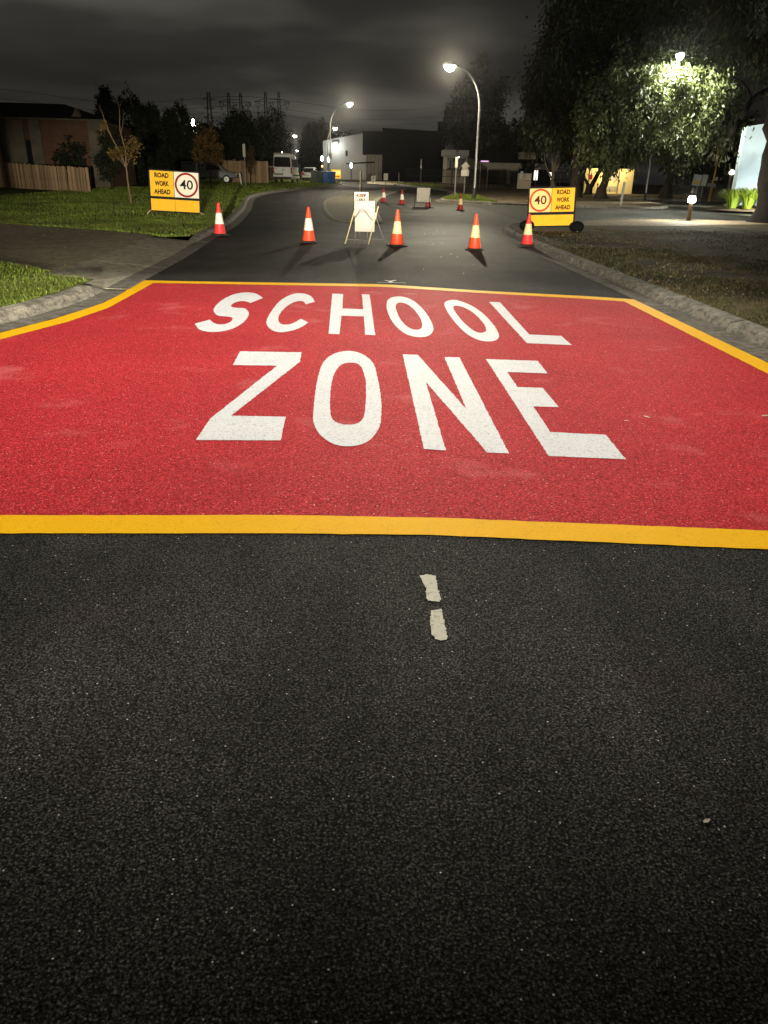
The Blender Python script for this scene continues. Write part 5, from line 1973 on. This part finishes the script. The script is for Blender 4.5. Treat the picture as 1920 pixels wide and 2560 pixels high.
tree('gum_tree', 'dark gum with one long bare limb reaching right over the garden sign', (21.2, 64.5, zb(64)),
     [([(0, 0, 0), (.1, 0, 1.5), (.1, 0, 3), (-.2, 0, 5.5)], .38, .16), ([(.1, 0, 1.9), (1.1, -.1, 2.5), (2.3, -.1, 2.9), (3.4, -.2, 3.6)], .16, .06)],
     [((-.6, 0, 6.3), (2.6, 2.2, 2.4)), ((2.0, 0, 6.6), (2.4, 2, 2.4)), ((-1.2, -.5, 4.2), (1.5, 1.4, 1.2)), ((3.4, -.5, 4.4), (1.3, 1.2, 1.0))], 12000, 'leaf_gum', group=G)
tree('gum_tree', 'huge near gum with a thick black trunk at the right edge and an arching limb', (15.72, 34.0, zb(34)),
     [([(0, 0, 0), (-.20, 0, 1.5), (-.42, 0, 3.2), (-.62, .1, 5.0), (-.75, .1, 7.5), (-.5, 0, 10)], .64, .42), ([(-.6, .1, 4.2), (-1.0, .2, 4.75), (-1.6, .3, 4.45), (-2.0, .4, 3.6), (-2.15, .4, 2.9)], .19, .07), ([(-.6, 0, 5.2), (-1.1, .3, 6.2), (-1.6, .5, 7.6)], .22, .10), ([(-1.6, .35, 4.45), (-1.9, .6, 5.0), (-2.4, .7, 5.3)], .08, .03)],
     [((-1.6, .8, 7.6), (2.0, 1.8, 1.7)), ((.8, .4, 9.5), (2.8, 2.6, 2.2)), ((-.6, 1.0, 6.0), (1.2, 1.3, .9)), ((1.3, .6, 6.6), (1.4, 1.4, 1.3)), ((-3.0, 1.0, 8.8), (1.6, 1.5, 1.2)), ((-1.75, 1.8, 3.6), (.45, .6, .7)), ((-1.95, 1.8, 2.7), (.3, .4, .6))],
     19000, 'leaf_shade', 'bark_black', G, length=.22, width=.075, droop=1.3, clump=.28)
# dark trees behind the tall lamp
tree('pine_tree', 'dark ragged pine behind the tall street lamp', (9.2, 122, zb(122)),
     [([(0, 0, 0), (0, 0, 6), (.3, 0, 12)], .35, .1)], [((0, 0, 7.6), (1.7, 1.7, 2.8)), ((-.9, 0, 6.4), (1.2, 1.3, 1.2)), ((.7, 0, 10.6), (1.2, 1.2, 1.8)), ((1.2, 0, 4.2), (1.6, 1.6, 2.0)), ((-1.0, 0, 9.0), (.7, .8, .6))], 7000, 'leaf_dark', length=.5, width=.16, droop=.2)
tree('pine_tree', 'tallest dark pine rising to the right of the tall street lamp', (12.6, 118, zb(118)),
     [([(0, 0, 0), (0, 0, 8), (-.8, 0, 15)], .4, .1)], [((-.2, 0, 9.0), (2.2, 2.2, 3.2)), ((-1.6, 0, 12.6), (1.0, 1.0, 1.4)), ((.8, 0, 5.4), (2.4, 2.2, 3.0)), ((1.6, 0, 11.0), (1.3, 1.3, 1.6)), ((-.9, 0, 14.6), (.8, .8, .8))], 9000, 'leaf_dark', length=.5, width=.16, droop=.2)
for x, y, h, r, lab in ((17.5, 116, 8, 3.0, 'round dark tree over the long low building'), (23.5, 96, 9, 3.6, 'round dark tree behind the marquee'), (29.5, 80, 8.5, 3.4, 'dark rounded tree far behind the pale blue slab'), (25.5, 70, 7, 2.6, 'dark bushy tree behind the yellow post')):
    tree('dark_tree', lab, (x, y, zb(y)), [([(0, 0, 0), (0, 0, h * .6)], .3, .12)], [((0, 0, h * .62), (r, r, h * .36)), ((r * .5, 0, h * .4), (r * .6, r * .6, h * .25)), ((-r * .5, 0, h * .45), (r * .6, r * .6, h * .25))], 6000, 'leaf_dark', group='dark trees behind the gums', length=.45, width=.16)

# cypress columns beside the left house
CYP = [(-24.9, 75, 7.15, 1.25, 'tall narrow cypress with a single pointed top beside the house roof'), (-23.2, 75.6, 7.05, 1.75, 'widest dark cypress, double the width of its neighbour'),
       (-23.5, 81, 6.35, 1.25, 'dark cypress right of the widest one'), (-22.55, 80.6, 6.45, 1.05, 'thin cypress at the edge of the roofline gap'),
       (-22.4, 86, 6.3, 1.15, 'small round topped cypress just past the roofline gap'), (-21.1, 85, 6.75, 1.6, 'broad cypress with a flat shoulder, last of the dark row')]
for x, y, h, w, lab in CYP:
    t = thing('cypress', lab, 'tree', (x, y, zb(y)), group='cypress row behind the left house')
    m = MB()
    m.tube([(0, 0, -.1), (0, 0, h * .7)], [.16, .05], M['bark'], 7)
    m.build('trunk', t)
    foliage([((0, 0, h * .45), (w * .92, w * .9, h * .47)), ((.05, 0, h * .68), (w * .66, w * .66, h * .33)), ((0, 0, h * .25), (w, w, h * .25))], 10000, M['leaf_dark'], t, .30, .11, -.6, .16, 20, .74)
TR = [(-22.5, 100, 5.6, 1.9, 'low dark tree fading down from the cypress row'), (-22.3, 121, 8.4, 1.1, 'dark narrow tree with a twin top, left one'), (-20.7, 121, 8.3, 1.3, 'dark narrow tree with a twin top, right one'),
      (-18.3, 131, 9.4, 2.6, 'large round dark tree behind the white van'), (-12.9, 133, 6.8, 1.2, 'smaller dark tree on the right flank of the large round one'), (-17.0, 182, 11.0, 2.4, 'far dark tree behind the distant lamps'),
      (-15.4, 190, 11.6, 2.6, 'far dark tree left of the lamp column at the bend'), (-11.5, 196, 10.6, 2.4, 'far dark tree behind the warehouse corner'), (-26.5, 98, 5.2, 2.4, 'dark garden tree behind the sapling'), (-19.5, 104, 6.2, 1.8, 'dark garden tree behind the orange leaved tree')]
for x, y, h, r, lab in TR:
    tree('garden_tree', lab, (x, y, zb(y)), [([(0, 0, 0), (.05, 0, h * .5)], .22, .08)],
         [((0, 0, h * .60), (r, r, h * .40)), ((-r * .45, 0, h * .40), (r * .7, r * .7, h * .32)), ((r * .45, 0, h * .42), (r * .7, r * .7, h * .32))], 9000, 'leaf_dark', group='dark trees on the left skyline', length=.42, width=.16, droop=.3, clump=.32)
t = thing('shrub', 'dark shrub standing between the fence and the brown house wall', 'shrub', (-21.6, 56.6, zb(56)))
m = MB()
m.tube([(0, 0, -.1), (.05, 0, 1.4)], [.08, .03], M['bark'], 7)
m.build('stem', t)
foliage([((.25, 0, 1.9), (.7, .6, 1.2)), ((-.75, 0, 2.05), (.55, .4, .35)), ((.0, 0, 1.0), (1.0, .6, .7))], 2200, M['leaf_dark'], t, .22, .10, .3, .16, 22, .4)
t = thing('shrub', 'dark shrub at the corner of the left house beside the fence end', 'shrub', (-18.6, 55.5, zb(55)))
m = MB()
m.tube([(0, 0, -.1), (.05, 0, 1.6)], [.08, .03], M['bark'], 7)
m.build('stem', t)
foliage([((.15, 0, 2.6), (.6, .6, 1.1)), ((-.2, 0, 1.5), (.8, .6, .8))], 1800, M['leaf_dark'], t, .22, .09, .3, .18, 22, .4)

# bare sapling on the verge with a few yellow leaves left
tree('sapling', 'thin young tree with bare upswept branches and a few yellow leaves on the left verge', (-11.9, 37.9, zb(38)),
     [([(0, 0, 0), (-.05, 0, .8), (-.08, 0, 1.55), (-.30, 0, 2.15), (-.62, 0, 2.85), (-.85, .05, 3.55), (-.98, .05, 4.0)], .045, .012), ([(-.08, 0, 1.5), (-.02, 0, 2.2), (-.16, 0, 3.0), (-.10, 0, 3.9), (-.22, 0, 4.3)], .032, .008),
      ([(-.10, 0, 1.55), (-.42, 0, 1.95), (-.62, 0, 2.1)], .02, .007), ([(-.06, 0, 1.55), (.16, 0, 1.9), (.30, 0, 2.25)], .02, .007), ([(-.04, 0, 2.25), (.16, .05, 2.5), (.34, .05, 2.75)], .015, .005),
      ([(-.5, 0, 2.55), (-.72, 0, 3.0), (-.92, 0, 3.2)], .014, .005), ([(-.14, 0, 2.9), (.0, 0, 3.3), (.06, 0, 3.7)], .012, .004)],
     [((.30, 0, 2.45), (.30, .2, .30)), ((-.55, 0, 2.05), (.30, .2, .20)), ((-.18, 0, 2.2), (.22, .15, .22)), ((.2, 0, 1.95), (.18, .12, .14)), ((-.9, 0, 3.2), (.10, .08, .12))],
     700, 'leaf_olive', 'bark_sapling', None, False, length=.12, width=.07, droop=.4, clump=.10, per=16, shell=.2)
tree('street_tree', 'small round street tree with dull orange leaves left of the narrow sign', (-13.65, 63.3, zb(63)),
     [([(0, 0, 0), (0, 0, .9), (.03, 0, 1.4), (-.05, 0, 2.6)], .055, .025), ([(.02, 0, 1.3), (.45, 0, 1.9), (.7, 0, 2.4)], .03, .01), ([(.02, 0, 1.35), (-.5, 0, 1.9), (-.8, 0, 2.4)], .03, .01), ([(0, 0, 1.7), (.25, .1, 2.6), (.3, .1, 3.6)], .03, .01)],
     [((-.05, 0, 2.6), (1.15, .9, .95)), ((-.15, 0, 3.5), (.75, .7, .75)), ((.55, 0, 2.2), (.65, .6, .55)), ((-.75, 0, 2.2), (.5, .5, .5))],
     3000, 'leaf_autumn', 'bark', None, False, length=.13, width=.07, droop=.6, clump=.14, per=20, shell=.35)
tree('street_tree', 'narrow orange tinted young tree right against the leaning white post', (-12.95, 77, zb(77)),
     [([(0, 0, 0), (0, 0, 1.8)], .04, .02)], [((0, 0, 1.7), (.5, .4, .9)), ((.1, 0, 2.6), (.35, .3, .6))], 900, 'leaf_autumn', 'bark', None, False, length=.15, width=.07, droop=.6, clump=.14, per=18, shell=.3)

# strappy bright clumps in front of the slab
bed = MB()
rings = []
for r_, z in ((1.0, 0), (.93, .12), (.6, .22), (.1, .26)):
    rings.append([(20.2 + 2.7 * r_ * math.cos(a), 45.6 + 2.3 * r_ * math.sin(a), zb(45) + z - .02) for a in [2 * pi * k / 28 for k in range(28)]])
bed.loft(rings, M['bank_soil'])
struct(bed.build('garden_bed', None, True))


def strappy(label, loc, n, h):
    t = thing('grass_clump', label, 'plant', loc, group='bright grass clumps by the slab')
    P = np.zeros((n, 3))
    a = rng.uniform(0, 2 * pi, n)
    rr = rng.uniform(0, .22, n)
    V, F = [], []
    for i in range(n):
        d = Vector((math.cos(a[i]), math.sin(a[i]), 0))
        s = Vector((-d.y, d.x, 0))
        b = d * rr[i]
        reach = h * rng.uniform(.3, .9)
        hh = h * rng.uniform(.65, 1.1)
        w = .013 * rng.uniform(.7, 1.3)
        pts = [b, b + d * reach * .25 + Vector((0, 0, hh * .6)), b + d * reach * .65 + Vector((0, 0, hh * .92)), b + d * reach * 1.1 + Vector((0, 0, hh * .70))]
        o = len(V)
        for q, k in zip(pts, (1, 1, .8, .15)):
            V += [tuple(q + s * w * k), tuple(q - s * w * k)]
        F += [(o, o + 1, o + 3, o + 2), (o + 2, o + 3, o + 5, o + 4), (o + 4, o + 5, o + 7, o + 6)]
    m = MB()
    m.add(V, F, M['leaf_bright'])
    m.build('blades', t, fix=False)
    return t


CL = [(18.15, 44.2, 'bright grass clump at the left end of the bed, nearest the yellow post'), (18.75, 43.7, 'bright grass clump second from the left end of the bed'), (19.4, 43.45, 'bright grass clump before the left edge of the slab'),
      (20.05, 43.3, 'bright grass clump before the middle of the slab'), (20.7, 43.3, 'bright grass clump against the big trunk\'s edge'), (18.6, 45.0, 'bright grass clump behind the left end of the bed'),
      (19.3, 44.7, 'bright grass clump in the back row at the slab\'s left foot'), (20.0, 44.5, 'bright grass clump in the back row before the slab'), (20.8, 44.4, 'bright grass clump in the back row nearest the big trunk'), (21.4, 43.5, 'bright grass clump mostly behind the big trunk')]
for x, y, lab in CL:
    strappy(lab, (x, y, zb(44) + .12), 300, rng.uniform(.8, 1.05))


# ------------------------------------------------------------------ grass on the verges
def in_poly(X, Y, ring):
    r = np.array(ring)
    x1, y1 = r[:, 0], r[:, 1]
    x2, y2 = np.roll(x1, -1), np.roll(y1, -1)
    ins = np.zeros(len(X), bool)
    for a, b, c, d in zip(x1, y1, x2, y2):
        cond = ((b > Y) != (d > Y))
        xi = (c - a) * (Y - b) / ((d - b) if d != b else 1e-9) + a
        ins ^= cond & (X < xi)
    return ins


DRIVE = [(-4.4, 11.7), (-4.4, 13.4), (-5.2, 16.3), (-5.7, 20.4), (-6.42, 21.3), (-7.73, 22.2), (-9.43, 23.16), (-11.53, 24.15), (-30, 33), (-60, 45), (-60, 38), (-30, 25.5), (-6.75, 13.9), (-6.04, 13.3)]


def blades(name, label, ring, boxes, mat, hole=None, patchy=0.0, seedv=1):
    Ps, Hs, Ws = [], [], []
    for x0, x1, y0, y1, dens, h, w in boxes:
        n = int((x1 - x0) * (y1 - y0) * dens)
        X, Y = rng.uniform(x0, x1, n), rng.uniform(y0, y1, n)
        ok = in_poly(X, Y, ring)
        if hole is not None:
            ok &= ~in_poly(X, Y, hole)
        if patchy:
            nz = np.array([noise.noise((a * .55, b * .35, seedv)) + .6 * noise.noise((a * 2.1, b * 1.3, seedv + 4)) for a, b in zip(X, Y)])
            ok &= nz > patchy * rng.uniform(.2, 1.8, n) - .12
        X, Y = X[ok], Y[ok]
        Z = np.array([tz(b) for b in Y]) + KB - .004
        Ps.append(np.stack([X, Y, Z], 1))
        Hs.append(h * rng.uniform(.5, 1.4, len(X)))
        Ws.append(w * rng.uniform(.7, 1.3, len(X)))
    P = np.concatenate(Ps)
    H = np.concatenate(Hs)
    W = np.concatenate(Ws)
    D = rng.normal(size=(len(P), 3)) * .55
    D[:, 2] = 1.0
    o = leaf_mesh(name, P, D, H, W, mat)
    return tag(o, label, None, None, 'stuff')


blades('grass', 'short green grass of the left verge', left_verge_ring,
       [(-9.5, -4.4, 8.5, 14, 1700, .045, .008), (-14, -4.8, 20, 28, 560, .055, .013), (-18, -5, 28, 40, 190, .075, .026), (-20, -6, 40, 62, 75, .09, .045), (-18, -5, 62, 96, 24, .10, .08)], M['blade_green'], DRIVE)
blades('grass', 'dry straw coloured blades among the left verge grass', left_verge_ring,
       [(-9.5, -4.4, 8.5, 14, 420, .042, .008), (-14, -4.8, 20, 28, 110, .06, .015), (-18, -5, 28, 40, 45, .07, .022)], M['blade_dry'], DRIVE, .12, 9)
blades('grass', 'sparse dry grass of the right verge', right_verge_ring,
       [(4, 9, 7, 13, 900, .035, .009), (4, 12, 13, 20, 420, .045, .013), (4, 14, 20, 28, 90, .045, .018)], M['blade_dry'], None, .12, 3)
blades('grass', 'thin green grass tufts of the right verge', right_verge_ring,
       [(4, 9, 7, 13, 700, .045, .010), (4, 12, 13, 20, 360, .055, .014), (4, 14, 20, 28, 70, .05, .020)], M['blade_dull'], None, .22, 5)
blades('grass', 'lit green grass around the tall street lamp', far_verge_ring,
       [(2.5, 6.2, 48.5, 60, 110, .12, .035), (0, 5, 60, 100, 22, .12, .07)], M['blade_green'], None)

def leaf_litter(label, ring, box, n, mat):
    x0, x1, y0, y1 = box
    X, Y = rng.uniform(x0, x1, n), rng.uniform(y0, y1, n)
    ok = in_poly(X, Y, ring)
    X, Y = X[ok], Y[ok]
    P = np.stack([X, Y, np.array([tz(b) for b in Y]) + KB + rng.uniform(.012, .04, len(X))], 1)
    D = rng.normal(size=(len(P), 3))
    D[:, 2] *= .25
    o = leaf_mesh('leaf_litter', P, D, rng.uniform(.03, .075, len(P)), rng.uniform(.015, .03, len(P)), M[mat])
    return tag(o, label, None, None, 'stuff')


leaf_litter('scattered dry fallen leaves on the right verge', right_verge_ring, (4, 13, 7, 28), 700, 'blade_dry')
leaf_litter('scattered fallen leaves on the left verge grass', left_verge_ring, (-14, -4.5, 8.5, 34), 500, 'leaf_olive')

# ------------------------------------------------------------------ litter on the road
LIT = [(.90, 1.60, .5, 'dead_leaf', 'curled pale leaf alone on the near asphalt at the right', .013), (1.94, 5.56, 2.2, 'dead_leaf', 'pale pointed leaf on the red surface, larger of the close pair', .030),
       (1.76, 5.45, .2, 'dead_leaf', 'small pale leaf on the red surface, smaller of the close pair', .018), (2.87, 5.66, .4, 'dead_leaf', 'long pale leaf on the red surface by the right border', .035)]
for x, y, a, mm, lab, s in LIT:
    m = MB()
    n = 7
    vs = []
    for k in range(n):
        f = k / (n - 1)
        w = s * .42 * math.sin(pi * min(1, f * .9 + .08)) ** .8
        z = .002 + s * .3 * (f - .5) ** 2
        vs += [(s * 2 * (f - .5), -w, z + w * .2), (s * 2 * (f - .5), 0, z), (s * 2 * (f - .5), w, z + w * .2)]
    fs = []
    for k in range(n - 1):
        for j in (0, 1):
            fs.append((k * 3 + j, k * 3 + j + 1, (k + 1) * 3 + j + 1, (k + 1) * 3 + j))
    m.add(vs, fs, M[mm])
    o = m.build('fallen_leaf', None, True, (x, y, .006), fix=False)
    o.rotation_euler = (0, 0, a)
    tag(o, lab, 'leaf', 'fallen leaves on the road')
m = MB()
for x, y, s in [(.05, 1.32, .005)] + [(random.gauss(1.2, .35), random.uniform(14.5, 30), random.uniform(.010, .022)) for _ in range(20)] + [(random.uniform(-3, 3), random.uniform(1, 3.3), random.uniform(.0012, .0026)) for _ in range(90)]:
    q = [Vector((random.gauss(0, 1), random.gauss(0, 1), abs(random.gauss(0, .6)))).normalized() * s for _ in range(6)]
    bm = bmesh.new()
    for d in ((1, 0, 0), (-1, 0, 0), (0, 1, 0), (0, -1, 0), (0, 0, .9), (0, 0, 0)):
        bm.verts.new(Vector(d) * s * random.uniform(.6, 1.1))
    bmesh.ops.convex_hull(bm, input=bm.verts)
    bm.verts.ensure_lookup_table()
    bm.verts.index_update()
    m.add([v.co + Vector((x, y, tz(y) + .002)) for v in bm.verts], [[v.index for v in f.verts] for f in bm.faces], M['stone'])
    bm.free()
tag(m.build('gravel', None, False), 'scattered pale stone chips on the asphalt', None, None, 'stuff')

# the work van whose main beams light the closure from behind the photographer
for o in list(bpy.data.objects):
    if o.name.startswith('white_van') and o.get('category') == 'van':
        dup(o, (1.25, -15.0, 0), 'white work van with its main beams on, behind the photographer', 0.0)
        break


# mist volume added to stand in for lens glare around the lamps
m = MB()
m.box((0, 270, 24.0), (844, 690, 52), M['black'])
hz = m.build('glare_haze')
hz['kind'] = 'stuff'
hz['label'] = 'thin mist added to stand in for glare around the street lamps'
hm = bpy.data.materials.new('glare_mist')
hm.use_nodes = True
ht = hm.node_tree
ht.nodes.clear()
ho = ht.nodes.new('ShaderNodeOutputMaterial')
hv = ht.nodes.new('ShaderNodeVolumePrincipled')
hv.inputs['Color'].default_value = (.92, .92, .90, 1)
hv.inputs['Density'].default_value = HAZE_DENSITY
hv.inputs['Anisotropy'].default_value = HAZE_G
ht.links.new(hv.outputs[0], ho.inputs['Volume'])
hz.data.materials.clear()
hz.data.materials.append(hm)
